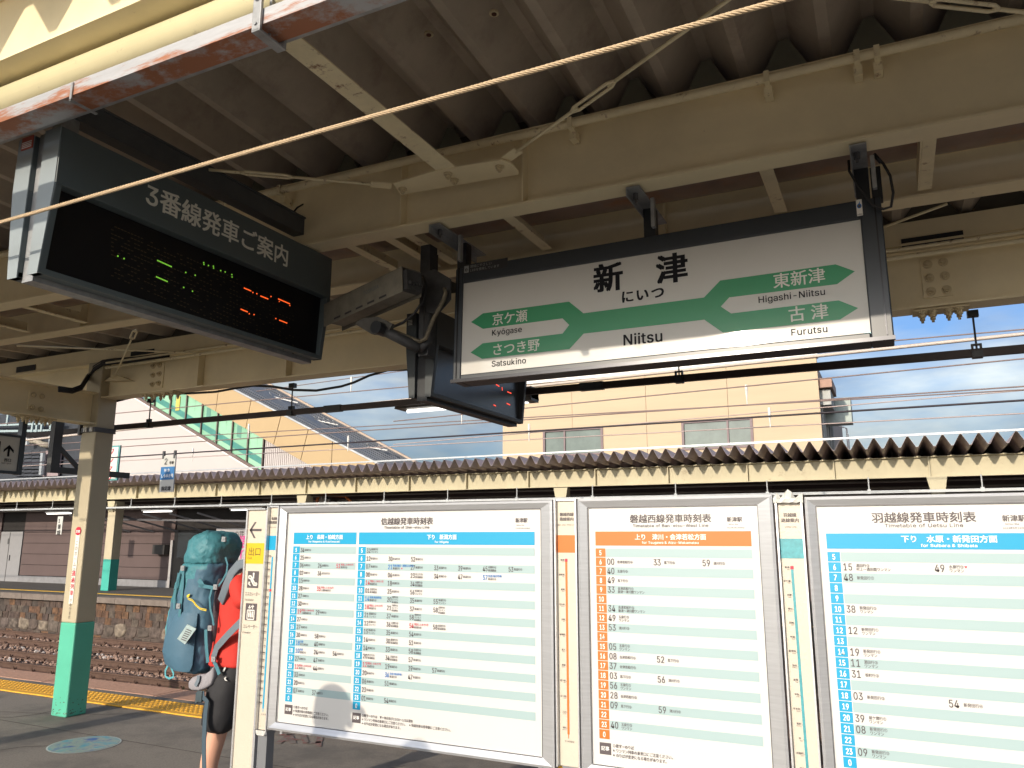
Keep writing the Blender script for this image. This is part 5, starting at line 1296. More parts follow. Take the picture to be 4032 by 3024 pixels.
nn = t_.nodes.new('ShaderNodeTexNoise'); nn.inputs['Scale'].default_value = 9; nn.inputs['Detail'].default_value = 4; tcc = t_.nodes.new('ShaderNodeTexCoord')
t_.links.new(tcc.outputs['Object'], nn.inputs['Vector']); t_.links.new(nn.outputs['Color'], vo.inputs['Vector']); t_.links.new(nn.outputs['Fac'], rr.inputs[0])
t_.links.new(rr.outputs[0], t_.nodes['Principled BSDF'].inputs['Base Color']); t_.nodes['Principled BSDF'].inputs['Roughness'].default_value = .5
m = MB(); m.add(disc_(.0045, .250), [tuple(range(48))]); m.build('printed_face', art, fs_)

# dark conduit rail hung outside beam 3
cd = thing('conduit_rail', 'long dark brown conduit hanging below the outer beam of the near canopy', 'conduit', (-3, 5.2, 2.66))
ca, cb_ = Vector((-14, 5.22, 2.70)), Vector((3, 5.22, 2.665))
m = MB(); m.bar(ca, cb_, .035, .048); m.build('rail', browncon, cd)
for x in (-4.25, -1.9, .95):
    m = MB(); p = lerp(ca, cb_, (x + 14) / 17); m.bar(p - Vector((.09, 0, 0)), p + Vector((.09, 0, 0)), .045, .058); m.build('joint_sleeve', blackm, cd)
hm = MB(); hm.tube([(0, 0, 0), (0, 0, .24)], .006, 6); hm.box(-.03, .03, -.02, .02, .22, .26)
hmb = MB(); hmb.box(-.028, .028, -.03, .03, -.03, .01); hmb.box(-.028, -.016, -.012, .012, .01, .05); hmb.box(.016, .028, -.012, .012, .01, .05); hmb.box(-.028, .028, -.012, .012, .045, .055)
hme = hm.mesh('hanger_rod', blackm); hmc = hmb.mesh('hanger_clip', blackm)
for f_, px, py in ((c4, 965, 1080), (c4, 1888, 1000), (c5, 2190, 800), (c6, 1910, 640), (c4, -300, 1200)):
    x = f_(px, py, Y=5.22).x; p = lerp(ca, cb_, (x + 14) / 17)
    h = link('hanger_rod', hme, cd, p); link('hanger_clip', hmc, h, p)
# fluorescent fixture under the near canopy behind the second departure board
fx = thing('fluorescent_light', 'fluorescent fixture seen behind the departure board beside the name sign', 'ceiling light', (-2.9, 5.35, 2.63))
fa, fb_ = c5(378, 1000, Y=5.4), c5(1255, 945, Y=5.4)
m = MB(); m.prism([(fa.x, 5.32, fa.z), (fa.x, 5.48, fa.z), (fa.x, 5.45, fa.z + .07), (fa.x, 5.35, fa.z + .07)], (fb_.x - fa.x, 0, 0)); m.build('reflector', mat('fixture_grey', (.16, .15, .14), .5, var=.1), fx)
m = MB(); m.tube([(fa.x + .08, 5.40, fa.z - .015), (fb_.x - .06, 5.40, fa.z - .015)], .015, 10); m.build('tube', mat('tube_white', (.85, .85, .82), .3, var=0, emit=(1, .97, .9), est=1.2), fx, smooth=True)
m = MB(); m.box(fb_.x - .07, fb_.x, 5.33, 5.47, fa.z - .02, fa.z + .09); m.build('end_cap', mat('fixture_grey'), fx)

# left: hanging exit sign and dark frame
sg = thing('hanging_exit_sign', 'white hanging sign with black upward arrow at the left edge in dark frame', 'exit sign', (-7.2, 4.3, 2.2))
m = MB(); m.box(-7.24, -7.2, 3.75, 4.405, 2.19, 2.50); m.build('panel', mat('sign_panel_grey', (.50, .50, .47), .5, var=.03), sg)
m = MB(); m.box(-7.25, -7.19, 4.405, 4.45, 2.16, 2.68); m.box(-7.25, -7.19, 3.75, 4.405, 2.50, 2.52); m.box(-7.25, -7.19, 3.75, 4.405, 2.165, 2.19); m.build('frame', signfr, sg)
m = MB(); m.cur = 0; a = crop(0, 1500, .3165)(100, 940, X=-7.198); b = crop(0, 1500, .3165)(100, 795, X=-7.198); yc_ = a.y
m.box(-7.1995, -7.197, yc_ - .009, yc_ + .009, a.z, b.z - .01)
for s in (-1, 1): m.prism([(-7.199, yc_, b.z), (-7.199, yc_, b.z - .025), (-7.199, yc_ + s * .045, b.z - .07), (-7.199, yc_ + s * .045, b.z - .045)], (.002, 0, 0))
text(m, '西口', (-7.197, yc_ - .033, a.z - .045), YU, ZU, .033, bold=True); text(m, 'Nishi-guchi', (-7.197, yc_ - .05, a.z - .068), YU, ZU, .017, sx=.9)
a2 = crop(0, 1500, .3165)(0, 750, X=-7.198); m.box(-7.1995, -7.197, a2.y - .03, a2.y + .008, a2.z - .14, a2.z)
m.build('sign_print', inkk, sg)
fl = thing('sign_frame', 'dark steel hanging frame with diagonal brace just left of the cream post', 'steel frame', (-7.62, 5.1, 2.27))
grm = mat('frame_grey', (.055, .055, .055), .5, var=.15)
m = MB(); m.box(-7.66, -7.59, 4.98, 5.07, 2.24, 2.78); m.build('upright', grm, fl)
m = MB(); m.box(-7.65, -7.60, 5.07, 5.9, 2.24, 2.30); m.build('cross_bar', grm, fl)
m = MB(); m.bar((-7.625, 5.07, 2.50), (-7.625, 5.32, 2.29), .03, .04); m.build('diagonal', grm, fl)

# hanging car-stop sign and one-man sign out over the tracks
cs_t = thing('car_number_sign', 'hanging plate 2号車 with blue panel しらゆき on a wire over the tracks', 'car number sign', (-10.68, 9.0, 2.32))
m = MB(); m.box(-10.84, -10.52, 8.99, 9.01, 2.325, 2.915); pl = m.build('plate', mat('plate_grey_white', (.50, .50, .47), .5, var=.03), cs_t)
m = MB(); m.cur = 0; m.box(-10.838, -10.522, 8.986, 8.989, 2.525, 2.735)
m.cur = 1; text(m, '2', (-10.775, 8.984, 2.775), XU, ZU, .14); text(m, '号車', (-10.655, 8.984, 2.778), XU, ZU, .055, bold=True); text(m, '指定席', (-10.79, 8.984, 2.355), XU, ZU, .075, bold=True)
m.cur = 2; text(m, '特 急', (-10.76, 8.984, 2.655), XU, ZU, .06); text(m, 'しらゆき号', (-10.825, 8.984, 2.565), XU, ZU, .062, bold=True, sx=.95)
m.build('sign_print', [mat('panel_blue', (.03, .15, .36), .5, var=.05), inkk, inkw], pl)
m = MB(); m.box(-10.83, -10.79, 8.985, 9.015, 2.87, 3.0); m.box(-10.57, -10.53, 8.985, 9.015, 2.87, 3.0); m.build('hook', aludk, cs_t)
om = thing('one_man_sign', 'white board with teal border and red characters ワンマン behind the post', 'sign board', (-16.05, 12.0, 2.85))
m = MB(); m.box(-16.36, -15.85, 11.98, 12.02, 2.87, 3.67); pl = m.build('border', mat('border_teal', (.10, .28, .28), .5), om)
m = MB(); m.box(-16.32, -15.89, 11.972, 11.979, 2.91, 3.63); m.build('panel', mat('panel_white', (.62, .62, .58), .5), om)
m = MB(); text(m, 'ワンマン', (-16.12, 11.968, 3.47), XU, ZU, .18, sx=1.25, bold=True, vertical=True); m.build('lettering', inkr, om)

# ================================================================== overhead wires
def wire(a, b, r, label, material, sag=0.0, ext=True, insul=None):
    a = Vector(a); b = Vector(b)
    d_ = (b - a); a2, b2 = a - d_ * 1.2, b + d_ * .9
    pts = [lerp(a2, b2, t) for t in np.linspace(0, 1, 12)]
    m = MB(); m.tube(pts, r, 6, cap=False); o = m.build('overhead_wire', material, smooth=True, label=label, cat='overhead wire', group='overhead wires above the tracks')
    return o
wlt = mat('wire_pale', (.42, .33, .31), .5, var=.05); wpk = mat('wire_copper', (.20, .145, .135), .5, var=.05); wdk = mat('wire_dark', (.03, .022, .03), .5, var=0); wth = mat('feeder_pale', (.50, .43, .38), .5, var=.05)
W = [(c4(750, 1020, Y=11), c5(450, 845, Y=11), .009, 'thin wire crossing the green glass just below the canopy beam', wpk),
     (c4(150, 1195, Y=9), c6(2212, 505, Y=9), .020, 'thick pale feeder cable running just below the dark conduit', wth),
     (c4(740, 1195, Y=12), c5(2212, 990, Y=12), .009, 'thin wire below the thick pale feeder cable', wpk),
     (c4(740, 1240, Y=12), c6(2212, 845, Y=12), .010, 'contact wire passing above the windows of the tan building', wpk),
     (c4(860, 1298, Y=9.0), c6(2212, 935, Y=9.0), .011, 'dark span wire that carries the hanging 2号車 plate', wdk),
     (c4(740, 1330, Y=13), c6(2212, 1020, Y=13), .009, 'lowest thin wire crossing in front of the far canopy roof edge', wlt),
     (c6(0, 885, Y=11), c6(2212, 665, Y=11), .009, 'wire crossing the blue sky below the conduit on the right', wpk),
     (c6(0, 1060, Y=12.5), c6(2212, 870, Y=12.5), .008, 'wire just above the dark span wire at the right', wlt),
     (c6(1380, 548, Y=11.5), c6(2212, 475, Y=11.5), .009, 'topmost wire in the sky right of the name sign', wpk),
     (c4(2212, 800, Y=12), c5(430, 740, Y=12), .008, 'topmost wire in the sky left of the second departure board', wpk)]
for a, b, r, lab, mm in W:
    if 'topmost' in lab:
        d_ = b - a
        if 'left' in lab: a = a - d_ * .1
    wire(a, b, r, lab, mm)
m = MB(); 
ins_m = MB(); ins_m.tube([(0, 0, 0), (0, 0, .06), (.0, 0, .22), (0, 0, .30)], [.008, .008, .022, .018], 8)
ime = ins_m.mesh('wire_dropper', mat('insulator_white', (.72, .70, .66), .3, var=0))
for f_, x, y, yy, lab in ((c5, 62, 880, 12, 'pale dropper in the sky left of the dark departure boards'), (c5, 780, 1085, 12, 'pale dropper right under the second departure board'), (c5, 1217, 1200, 12, 'pale dropper left of the tan building window'),
                          (c6, 418, 960, 12, 'pale dropper above the right window of the tan building'), (c6, 568, 1110, 12, 'pale dropper right of the right tan building window'), (c4, 1608, 1180, 12, 'pale dropper in front of the green glass'), (c4, 1245, 1330, 13, 'pale dropper right of the hanging 2号車 plate'), (c5, 42, 1265, 12, 'pale dropper in front of the grey stair roof')):
    p = f_(x, y, Y=yy); o = link('wire_dropper', ime, None, p, label=lab, cat='dropper', group='droppers on the overhead wires')

# ================================================================== FAR CANOPY
fc = thing('far_canopy', 'long cream canopy with zigzag corrugated roof edge over the far platform', 'canopy', (-20, 16.5, 0))
sheets('roof_sheet', -40, 6.0, .277, 15.6, 3.185, 19.5, 3.06, .19, deckf, fc, nper=4, vf=.12, pf_=.12)
m = MB(); m.bar((-40, 15.6, 3.46), (6, 15.6, 3.395), .04, .034); m.build('edge_strip', mat('edge_strip_metal', (.42, .44, .46), .4, var=.15, scale=3, metal=.3), fc)
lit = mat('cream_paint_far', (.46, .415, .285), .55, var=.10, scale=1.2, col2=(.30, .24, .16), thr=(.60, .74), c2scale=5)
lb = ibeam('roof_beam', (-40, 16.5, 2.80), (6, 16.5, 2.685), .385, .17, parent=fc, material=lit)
for i in range(24):
    x = -34 + i * 1.65
    t = (x + 40) / 46; zb = 2.80 - .115 * t
    m = MB(); m.box(x - .012, x + .012, 16.418, 16.495, zb + .013, zb + .372); m.build('stiffener', lit, lb)
for i in range(130):
    x = -30 + i * .277 + .02
    if x > 3: break
    t = (x + 40) / 46; zb = 2.80 - .115 * t
    m = MB(); m.box(x - .035, x + .035, 16.43, 16.47, zb + .386, zb + .40); 
    if i == 0: cleat = m.mesh('sheet_cleat', lit); x_0, z_0 = x, zb
    link('sheet_cleat', cleat, lb, (x - x_0, 0, zb - z_0))
for x in (-33.4, -21.85, c4(1955, 1560, Y=16.4).x, c5(1420, 1520, Y=16.4).x, c6(1650, 1470, Y=16.4).x):
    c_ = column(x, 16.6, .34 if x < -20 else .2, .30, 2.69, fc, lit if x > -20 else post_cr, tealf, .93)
    m = MB(); m.prism([(x - .17, 16.40, 2.70), (x + .17, 16.40, 2.70), (x + .11, 16.40, 2.38), (x - .11, 16.40, 2.38)], (0, .16, 0)); m.build('haunch', lit, c_)
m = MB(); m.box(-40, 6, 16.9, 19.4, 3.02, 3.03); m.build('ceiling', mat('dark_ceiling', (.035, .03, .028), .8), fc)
for k, (yy, zz) in enumerate(((17.2, 2.72), (17.6, 2.62), (18.0, 2.78), (17.9, 2.50))):
    m = MB(); m.tube([(-40, yy, zz + .05), (6, yy, zz - .05)], .022, 6); m.build('conduit_pipe', mat('conduit_far', (.22, .20, .18), .5), fc)
m = MB(); m.bar((-40, 16.25, 2.53), (6, 16.25, 2.42), .05, .05); lr = m.build('light_rail', mat('light_rail_grey', (.45, .47, .48), .4), fc)
hr = MB(); hr.tube([(0, 0, 0), (0, 0, .28)], .012, 6); hr.box(-.03, .03, -.03, .03, -.03, .05); hrm = hr.mesh('rail_hanger', mat('light_rail_grey'))
for i in range(18): link('rail_hanger', hrm, lr, (-30 + i * 1.85, 16.25, 2.53 - .11 * ((i * 1.85 + 10) / 46)))
flm = MB(); flm.box(-.62, .62, -.07, .07, .02, .06); fixm = flm.mesh('reflector', mat('fixture_white', (.55, .55, .53), .5))
ftm = MB(); ftm.box(-.58, .58, -.035, .035, -.02, .019); tubem = ftm.mesh('tube', mat('tube_white'))
for i, (x, lab) in enumerate(((-24.6, 'lit fluorescent light under the far canopy at the left edge'), (-20.0, 'lit fluorescent light under the far canopy right of the post'), (-16.4, 'lit fluorescent light under the far canopy above the backpack'), (-11.6, 'fluorescent light under the far canopy above the first timetable'), (-7.6, 'fluorescent light under the far canopy above the middle of the first timetable'), (-4.0, 'fluorescent light under the far canopy above the orange timetable'))):
    t = thing('fluorescent_light', lab, 'ceiling light', (x, 16.6, 2.36), 'fluorescent lights under the far canopy')
    link('reflector', fixm, t, (x, 16.6, 2.36)); link('tube', tubem, t, (x, 16.6, 2.36))

# far station wall under the canopy
sw = thing('station_building', 'mauve boarded station wall with door and dark doorway on the far platform', 'building', (-22, 18.6, 0))
sid = mat('siding_mauve', (.095, .066, .064), .7, var=.06, scale=2)
gapx = ((-30.4, -29.1), (-21.15, -17.6))
m = MB(); m.box(-40, 6, 18.40, 18.6, 0, 3.0); m.build('wall_core', mat('wall_core_dark', (.02, .018, .018), .9), sw)
for r_ in range(7):
    z0 = .23 + r_ * .385
    for (x0, x1) in ((-36, -30.45), (-29.05, -25.3), (-25.3, -21.2), (-17.55, -13.8), (-13.8, -10.0), (-10.0, -6.2), (-6.2, -2.4), (-2.4, 2.6)):
        m = MB(); m.box(x0 + .005, x1 - .005, 18.34, 18.398, z0 + .008, z0 + .378); m.build('siding_board', sid, sw)
m = MB(); m.box(-29.05, -21.2, 18.30, 18.399, 0, .22); m.build('plinth', mat('plinth_grey', (.20, .20, .21), .7, var=.15), sw)
m = MB(); m.box(-30.4, -29.1, 18.33, 18.399, 0, 1.80); dr = m.build('door', mat('door_grey', (.24, .24, .25), .5, var=.05), sw)
m = MB(); m.box(-29.86, -29.84, 18.32, 18.329, 0, 1.78); m.box(-29.72, -29.70, 18.30, 18.329, .75, .95); m.box(-29.95, -29.85, 18.32, 18.329, 1.35, 1.55); m.build('door_handle', aludk, dr)
m = MB(); m.box(-21.2, -17.6, 18.33, 18.399, 0, 1.80); dw = m.build('doorway', mat('doorway_black', (.006, .006, .007), .4), sw)
m = MB(); m.box(-21.0, -19.9, 18.31, 18.328, .95, 1.75); m.build('door_glass', mat('glass_dark', (.02, .025, .03), .15, var=0, spec=.8), dw)
m = MB(); m.box(-21.30, -21.2, 18.28, 18.399, 0, 1.5); m.build('downpipe', mat('pipe_grey_far', (.35, .34, .34), .5), sw)
m = MB(); m.box(-21.9, -21.35, 18.1, 18.33, 1.05, 1.36); m.build('electrical_box', mat('box_dark', (.03, .028, .028), .5), sw)
for i in range(6):
    x = -24.2 + i * 1.15; m = MB(); m.bar((x, 16.7, 2.30), (x + .9, 18.3, 1.78), .05, .05); m.build('roof_bracket', mat('bracket_grey', (.10, .10, .11), .6), sw)
m = MB(); m.bar((-24.5, 17.2, 2.2), (-16.5, 17.2, 2.05), .06, .06); m.build('roof_bracket', mat('bracket_grey'), sw)
# poster board behind the backpacker
pb = thing('poster_board', 'white poster with magenta lettering 物語 on the far platform behind the backpack', 'poster', (-17.4, 17.9, .4))
m = MB(); m.box(-18.9, -15.4, 17.9, 17.96, .25, 1.86); pl = m.build('panel', mat('poster_grey_far', (.36, .35, .36), .6), pb)
m = MB(); m.cur = 0; a = cp(575, 120, Y=17.89); text(m, 'ロマンの鉄道', (a.x, 17.89, a.z), XU, ZU, .23, sx=.9)
m.cur = 1; a = cp(660, 190, Y=17.89); text(m, '物語', (a.x, 17.89, a.z), XU, ZU, .40, bold=True, sx=.8); a = cp(672, 268, Y=17.89); text(m, '新津', (a.x, 17.89, a.z), XU, ZU, .42, bold=True)
m.build('poster_print', [inkg, mat('ink_magenta', (.55, .03, .22), .5, var=0)], pl)
# small hanging plate over the far platform
hpz = cw(655, 190, Y=16.0); hs_ = thing('hanging_plate', 'small white hanging plate over the far platform left of the post', 'sign plate', (hpz.x, 16.0, 1.6))
m = MB(); m.box(hpz.x - .13, hpz.x + .13, 15.98, 16.0, hpz.z - .28, hpz.z + .28); pl = m.build('plate', mat('plate_grey_white'), hs_)
m = MB(); text(m, '1番線', (hpz.x, 15.975, hpz.z + .08), XU, ZU, .16, bold=True, vertical=True); m.build('sign_print', inkk, pl)

# orange-grey machine behind the first timetable (top just visible)
mc = thing('orange_machine', 'orange and grey machine top rising behind the first timetable board', 'machine', (-15.2, 17.4, 0))
a = at(1265, 1965, Y=17.4)
m = MB(); m.tube([(a.x - .15, 17.3, 0), (a.x - .05, 17.3, a.z + .02), (a.x + .1, 17.3, a.z + .10), (a.x + .9, 17.3, a.z + .06), (a.x + 1.1, 17.3, a.z - .1)], .04, 8); m.build('frame_tube', mat('machine_orange', (.55, .16, .04), .5), mc)
m = MB(); m.bar((a.x + .1, 17.35, a.z + .0), (a.x + 1.0, 17.35, a.z - .35), .3, .16)
for k in range(6): m.tube([(a.x + .2 + k * .13, 17.2, a.z - .02 - k * .05), (a.x + .2 + k * .13, 17.2, a.z + .07 - k * .05)], .035, 6)
m.build('machine_block', mat('machine_grey', (.32, .30, .28), .6, var=.2), mc)
m = MB(); m.box(a.x - .1, a.x + 1.1, 17.2, 17.7, 0, a.z - .35); m.build('machine_body', mat('machine_grey'), mc)

# ================================================================== STAIR BUILDING and neighbours
stb = thing('stair_building', 'white station stair building with sloping green glass band and tan fascia', 'building', (-26, 24, -1.3))
wh = mat('wall_white_pink', (.47, .435, .425), .7, var=.02, scale=1)
p = lambda x, z, y=24.0: (x, y, z)
g0, g1 = (-31.5, 7.80 + .477 * .7 + .0), (-24.0, 4.56)
def zl(x): return 4.556 + (-23.979 - x) * .477       # lower glass line
def zu(x): return 5.591 + (-22.974 - x) * .476       # upper glass line / fascia bottom
m = MB(); m.prism([p(-34.5, -1.3), p(-23.0, -1.3), p(-23.0, zl(-23.0)), p(-34.5, zl(-34.5))], (0, .2, 0)); wl = m.build('lower_wall', wh, stb)
# glass panes, one part each, between mullions
gl = bpy.data.materials.new('green_glass'); gl.use_nodes = True; gb = gl.node_tree.nodes['Principled BSDF']; gb.inputs['Base Color'].default_value = (.20, .42, .28, 1); gb.inputs['Roughness'].default_value = .12; gb.inputs['Specular IOR Level'].default_value = .8
gl2 = mat('green_glass_b', (.26, .50, .34), .12, var=.05, spec=.8); gl3 = mat('green_glass_dark', (.10, .26, .20), .12, var=.05, spec=.8)
mull = mat('mullion_brown', (.14, .10, .09), .5); tealst = mat('stair_teal', (.05, .22, .19), .5)
xs = [c4(x, 1100, Y=24).x for x in (905, 985, 1090, 1195, 1300, 1405, 1505, 1610, 1712)]
for i in range(len(xs) - 1):
    xa_, xb_ = xs[i], xs[i + 1]; w_ = .05
    m = MB(); m.prism([p(xa_ + w_, zl(xa_ + w_) + .12, 24.05), p(xb_, zl(xb_) + .12, 24.05), p(xb_, zu(xb_) - .02, 24.05), p(xa_ + w_, zu(xa_ + w_) - .02, 24.05)], (0, .03, 0)); g_ = m.build('glass_pane', (gl, gl2)[i % 2], stb)
    m = MB(); m.box(xb_ - .0, xb_ + w_, 23.97, 24.12, zl(xb_) + .02, zu(xb_)); m.build('mullion', mull, stb)
    # the stair stringer and rail seen through / on the glass
    zc_ = (zl(xa_) + zu(xa_)) / 2
    m = MB(); k_ = .477; m.prism([p(xa_ + w_, zl(xa_ + w_) + .35, 24.045), p(xb_, zl(xb_) + .35, 24.045), p(xb_, zl(xb_) + .62, 24.045), p(xa_ + w_, zl(xa_ + w_) + .62, 24.045)], (0, -.004, 0)); m.build('stair_stringer', tealst, g_)
    m = MB(); m.prism([p(xa_ + w_ + .2, zl(xa_ + w_) + .8, 24.045), p(xa_ + w_ + .45, zl(xa_ + w_) + .7, 24.045), p(xa_ + w_ + .45, zu(xa_ + .4) - .15, 24.045), p(xa_ + w_ + .2, zu(xa_ + .2) - .15, 24.045)], (0, -.003, 0)); m.build('inner_panel', (gl3, gl2)[i % 2], g_)
m = MB(); m.prism([p(-34.5, zl(-34.5) - .0, 23.95), p(-23.0, zl(-23.0), 23.95), p(-23.0, zl(-23.0) + .13, 23.95), p(-34.5, zl(-34.5) + .13, 23.95)], (0, .2, 0)); m.build('sill_rail', mull, stb)
m = MB(); m.prism([p(-34.5, zl(-34.5) - .06, 23.93), p(-23.0, zl(-23.0) - .06, 23.93), p(-23.0, zl(-23.0), 23.93), p(-34.5, zl(-34.5), 23.93)], (0, .2, 0)); m.build('sill_flashing', mat('flashing_white', (.7, .68, .66), .4), stb)
a_ = c4(1150, 950, Y=24); m = MB(); m.box(a_.x - .12, a_.x + .12, 24.02, 24.04, a_.z - .35, a_.z + .3); m.build('yellow_notice', mat('notice_yellow', (.55, .45, .10), .5), stb)
# ribbed white wall right of the glass: vertical ribs as real strips
x_ = -22.93; rib = MB()
m = MB(); m.prism([p(-22.95, -1.3), p(-17.5, -1.3), p(-17.5, zu(-17.5)), p(-22.95, zu(-22.95))], (0, .2, 0)); rw = m.build('right_wall', wh, stb)
while x_ < -20.2: rib.box(x_, x_ + .05, 23.975, 23.999, 3.9, zu(x_ + .05)); x_ += .1
rib.build('wall_ribs', wh, rw, kind='stuff')
# fascia panels (counted) and sloping roof
tan = mat('fascia_tan', (.44, .325, .185), .5, var=.03, scale=1)
def up_line(x): return 5.195 + (-19.075 - x) * .4575
fxs = [-33, -30.2, -27.4]
seams = [(c4(a, b, Y=23.7).x, c4(c, d_, Y=23.7).x) for a, b, c, d_ in ((1395, 960, 1430, 870), (1590, 1070, 1640, 925), (1770, 1170, 1835, 1030), (1945, 1280, 2010, 1140), (2140, 1400, 2165, 1210))]
pts_b = [-33.0, -30.0] + [s[0] for s in seams] + [-17.0]; pts_t = [-32.4, -29.2] + [s[1] for s in seams] + [-16.2]
for i in range(len(pts_b) - 1):
    xa_, xb_, ta, tb_ = pts_b[i], pts_b[i + 1], pts_t[i], pts_t[i + 1]; g = .015
    m = MB(); m.prism([(xa_ + g, 23.75, zu(xa_ + g)), (xb_ - g, 23.75, zu(xb_ - g)), (tb_ - g, 23.60, up_line(tb_ - g)), (ta + g, 23.60, up_line(ta + g))], (0, .12, 0)); m.build('fascia_panel', tan, stb)
m = MB(); m.prism([(-33, 23.9, zu(-33) - .02), (-17, 23.9, zu(-17) - .02), (-16.2, 23.75, up_line(-16.2)), (-32.4, 23.75, up_line(-32.4))], (0, .08, 0)); m.build('fascia_backing', mull, stb)
def ridge(x): return 8.383 + (-24.996 - x) * .485
roofm = mat('roof_metal_grey', (.20, .22, .25), .35, var=.06, scale=2, metal=.5)
m = MB(); m.prism([(-33, 23.60, up_line(-33) + .02), (-14, 23.60, up_line(-14) + .02), (-14, 26.0, ridge(-14)), (-33, 26.0, ridge(-33))], (0, 0, -.06)); rf = m.build('roof', roofm, stb)
# standing seams follow the roof's length
for k in range(9):
    t = (k + .5) / 9; a = lerp((-33, 23.60, up_line(-33) + .04), (-33, 26.0, ridge(-33) + .02), t); b = lerp((-14, 23.60, up_line(-14) + .04), (-14, 26.0, ridge(-14) + .02), t)
    m = MB(); m.bar(a, b, .03, .05); m.build('standing_seam', mat('seam_dark', (.08, .09, .11), .4), rf)
m = MB(); m.bar((-33, 26.02, ridge(-33) + .02), (-14, 26.02, ridge(-14) + .02), .12, .14); m.build('ridge_cap', mat('ridge_tan', (.42, .33, .26), .5), rf)
m = MB(); m.bar((-33, 23.56, up_line(-33) + .02), (-14, 23.56, up_line(-14) + .02), .06, .06); m.build('eave_flashing', mat('edge_strip_metal'), rf)
for f_, (x0_, y0_), (x1_, y1_2) in ((cs, (1010, 108), (1370, 195)), (cs, (1490, 318), (1660, 355)), (cs, (1600, 470), (2020, 540))):
    a = f_(x0_, y0_, Y=24.9); b = f_(x1_, y1_2, Y=24.9); zr = lambda q: (up_line(q.x) + ridge(q.x)) / 2
    m = MB(); n = 5
    A_ = Vector((a.x, a.y, a.z)); B_ = Vector((b.x, b.y, b.z)); m.bar(A_, B_, .04, .05)
    for k in range(n): 
        q_ = lerp(A_, B_, (k + .5) / n); m.bar(q_, q_ + Vector((.05, -.25, .12)), .03, .03)
    m.build('snow_guard', mat('guard_metal', (.5, .5, .5), .4), rf)

# tan building
tbd = thing('tan_building', 'flat-roofed tan building with two wide windows behind the far canopy', 'building', (-9.7, 38, -1.3))
tanw = mat('render_tan', (.50, .395, .275), .8, var=.05, scale=.6, col2=(.46, .355, .245), thr=(.56, .8), c2scale=1.5, stretch=(.3, 1, 3))
seamx = [-17.1] + [c5(1495, 1000, Y=34).x, c5(1975, 1000, Y=34).x] + [c6(290, 900, Y=34).x, -2.4]
win = [(-14.86, -11.92), (-8.15, -5.18)]; wz0_, wz1_ = 5.45, 6.57
for i in range(4):
    xa_, xb_ = seamx[i] + .008, seamx[i + 1] - .008; m = MB()
    cuts = [w_ for w_ in win if w_[1] > xa_ and w_[0] < xb_]
    m.box(xa_, xb_, 34, 34.25, wz1_, 8.98); m.box(xa_, xb_, 34, 34.25, -1.3, wz0_)
    x_ = xa_
    for w_ in cuts:
        if w_[0] > x_: m.box(x_, w_[0], 34, 34.25, wz0_, wz1_)
        x_ = max(x_, min(w_[1], xb_))
    if x_ < xb_: m.box(x_, xb_, 34, 34.25, wz0_, wz1_)
    m.build('wall_panel', tanw, tbd)
side_m = mat('render_side', (.42, .36, .33), .8, var=.05)
m = MB(); m.box(-17.0, -2.5, 34.26, 52, -1.3, 8.9); m.build('main_block', side_m, tbd)
m = MB(); m.box(-17.25, -2.35, 33.9, 34.3, 8.985, 9.13); m.build('parapet_cap', mat('cap_white', (.80, .79, .76), .4, var=0), tbd)
winf = mat('window_frame_mauve', (.16, .11, .12), .5); wgl = mat('window_glass_far', (.13, .165, .155), .12, var=.25, scale=.8, spec=.25)
for (xa_, xb_), sp_ in zip(win, (.36, .66)):
    m = MB(); t_ = .09
    m.box(xa_ - .05, xb_ + .05, 33.95, 34.1, wz1_ - .02, wz1_ + t_); m.box(xa_ - .05, xb_ + .05, 33.95, 34.1, wz0_ - t_, wz0_); m.box(xa_ - .05, xa_ + .06, 33.95, 34.1, wz0_, wz1_ - .02); m.box(xb_ - .06, xb_ + .05, 33.95, 34.1, wz0_, wz1_ - .02)
    xm = xa_ + (xb_ - xa_) * sp_; m.box(xm - .04, xm + .04, 33.97, 34.1, wz0_, wz1_ - .02); wf = m.build('window', winf, tbd)
    for a, b in ((xa_ + .06, xm - .04), (xm + .04, xb_ - .06)):
        m = MB(); m.box(a, b, 34.03, 34.06, wz0_, wz1_ - .02); m.build('window_pane', wgl, wf)
m = MB(); m.box(-13.0, -12.6, 34.2, 34.25, 5.5, 6.0); m.build('inner_sheet', mat('note_blue', (.3, .35, .45), .6), tbd)
# the side wall's gutter box, panel and ladder
a = cb(1055, 400, X=-2.2); 
m = MB(); m.box(-2.5, -1.9, 34.3, 37, 7.75, 8.15); m.build('side_cornice', mat('cornice_brown', (.33, .20, .15), .6), tbd)
m = MB(); m.box(-2.5, -2.0, 34.6, 40, 7.05, 7.70); m.build('side_duct', mat('duct_grey', (.36, .37, .36), .6), tbd)
m = MB(); m.box(-2.5, -1.35, 37.0, 38.2, 6.6, 7.7); m.build('side_box', mat('box_pale_green', (.36, .42, .40), .6), tbd)
m = MB()
for y_ in (35, 36, 37.5, 39, 41): m = MB(); m.tube([(-2.42, y_, -1), (-2.42, y_, 7)], .06, 6); m.build('downpipe', mat('duct_grey'), tbd)
m = MB(); m.tube([(-1.9, 44, 3), (-1.9, 44, 7.2), (-2.3, 44, 7.4)], .05, 6); m.tube([(-1.9, 45, 3), (-1.9, 45, 7.0)], .05, 6)
for k in range(8): m.tube([(-1.9, 44, 3.3 + k * .5), (-1.9, 45, 3.3 + k * .5)], .04, 6)
m.build('ladder', mat('flashing_white'), tbd)

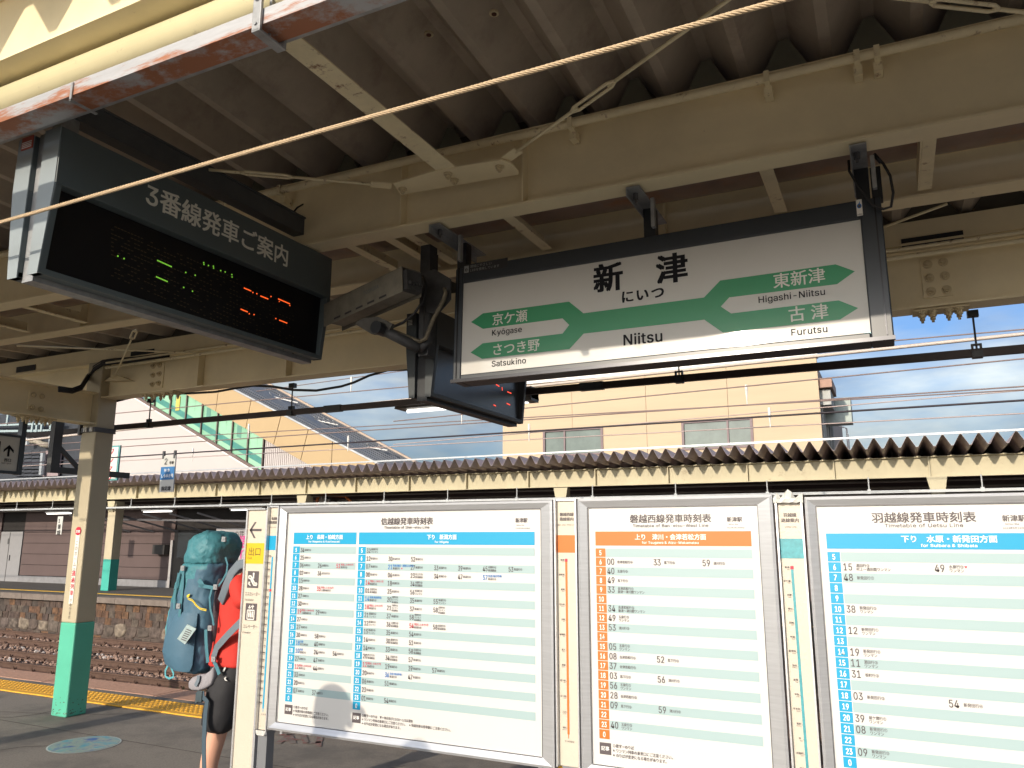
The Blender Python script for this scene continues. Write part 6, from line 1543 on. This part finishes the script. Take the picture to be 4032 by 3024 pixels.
# dark building with steel walkway at the far left
ld = thing('dark_building', 'dark panelled building with pale steel walkway at the far left', 'building', (-40, 27, -1.3))
m = MB(); m.box(-60, -33.0, 27, 32, -1.3, 8.6); m.build('dark_wall', mat('dark_panel', (.030, .035, .045), .5, var=.3, scale=4), ld)
cj = crop(0, 1500, .3165)
for i in range(8):
    for k in range(4):
        a = cj(255 + k * 95 + 0, 900 + i * 45, Y=26.97)
        m = MB(); m.box(a.x - .33, a.x + .33, 26.94, 26.99, a.z - .13, a.z + .13); m.build('wall_panel', mat('dark_panel2', (.035, .04, .052), .5, var=.3, scale=2), ld)
a, b = cj(0, 560, Y=26.5), cj(740, 620, Y=26.5)
m = MB(); m.bar(a - Vector((6, 0, 0)), b, .3, .12); a2, b2 = cj(300, 640, Y=26.5), cj(720, 640, Y=26.5); m.bar(cj(0, 500, Y=26.5) - Vector((6, 0, 0)), cj(740, 530, Y=26.5), .3, .10)
st_ = m.build('walkway_beam', mat('steel_pale_blue', (.30, .38, .40), .5), ld)
for x, y in ((420, 560), (535, 560), (470, 590), (110, 470), (650, 520)):
    q_ = cj(x, y, Y=26.4); m = MB(); m.box(q_.x - .07, q_.x + .07, 26.3, 26.4, q_.z - .35, q_.z + .35); m.build('walkway_post', mat('steel_pale_blue'), st_)
for xa_, ya_, xb_, yb_ in ((345, 640, 345, 800), (540, 900, 515, 1170), (640, 640, 640, 850)):
    m = MB(); m.tube([cj(xa_, ya_, Y=26.6), cj(xb_, yb_, Y=26.6)], .14, 8); m.build('downpipe', mat('pipe_blue_grey', (.24, .27, .30), .5), ld)
q1, q2 = cj(570, 870, Y=26.8), cj(720, 1180, Y=26.8); m = MB(); m.box(q1.x, q2.x, 26.8, 26.9, q2.z, q1.z); m.build('pink_panel', mat('panel_pink_grey', (.28, .22, .23), .7), ld)
q1, q2 = cj(390, 745, Y=26.7), cj(620, 800, Y=26.7); m = MB(); m.tube([q1, lerp(q1, q2, .3) + Vector((0, 0, .06)), lerp(q1, q2, .6) - Vector((0, 0, .05)), q2], .16, 8); m.build('wrapped_pipe', mat('wrap_tan', (.30, .27, .22), .8, var=.4, scale=10), ld, smooth=True)
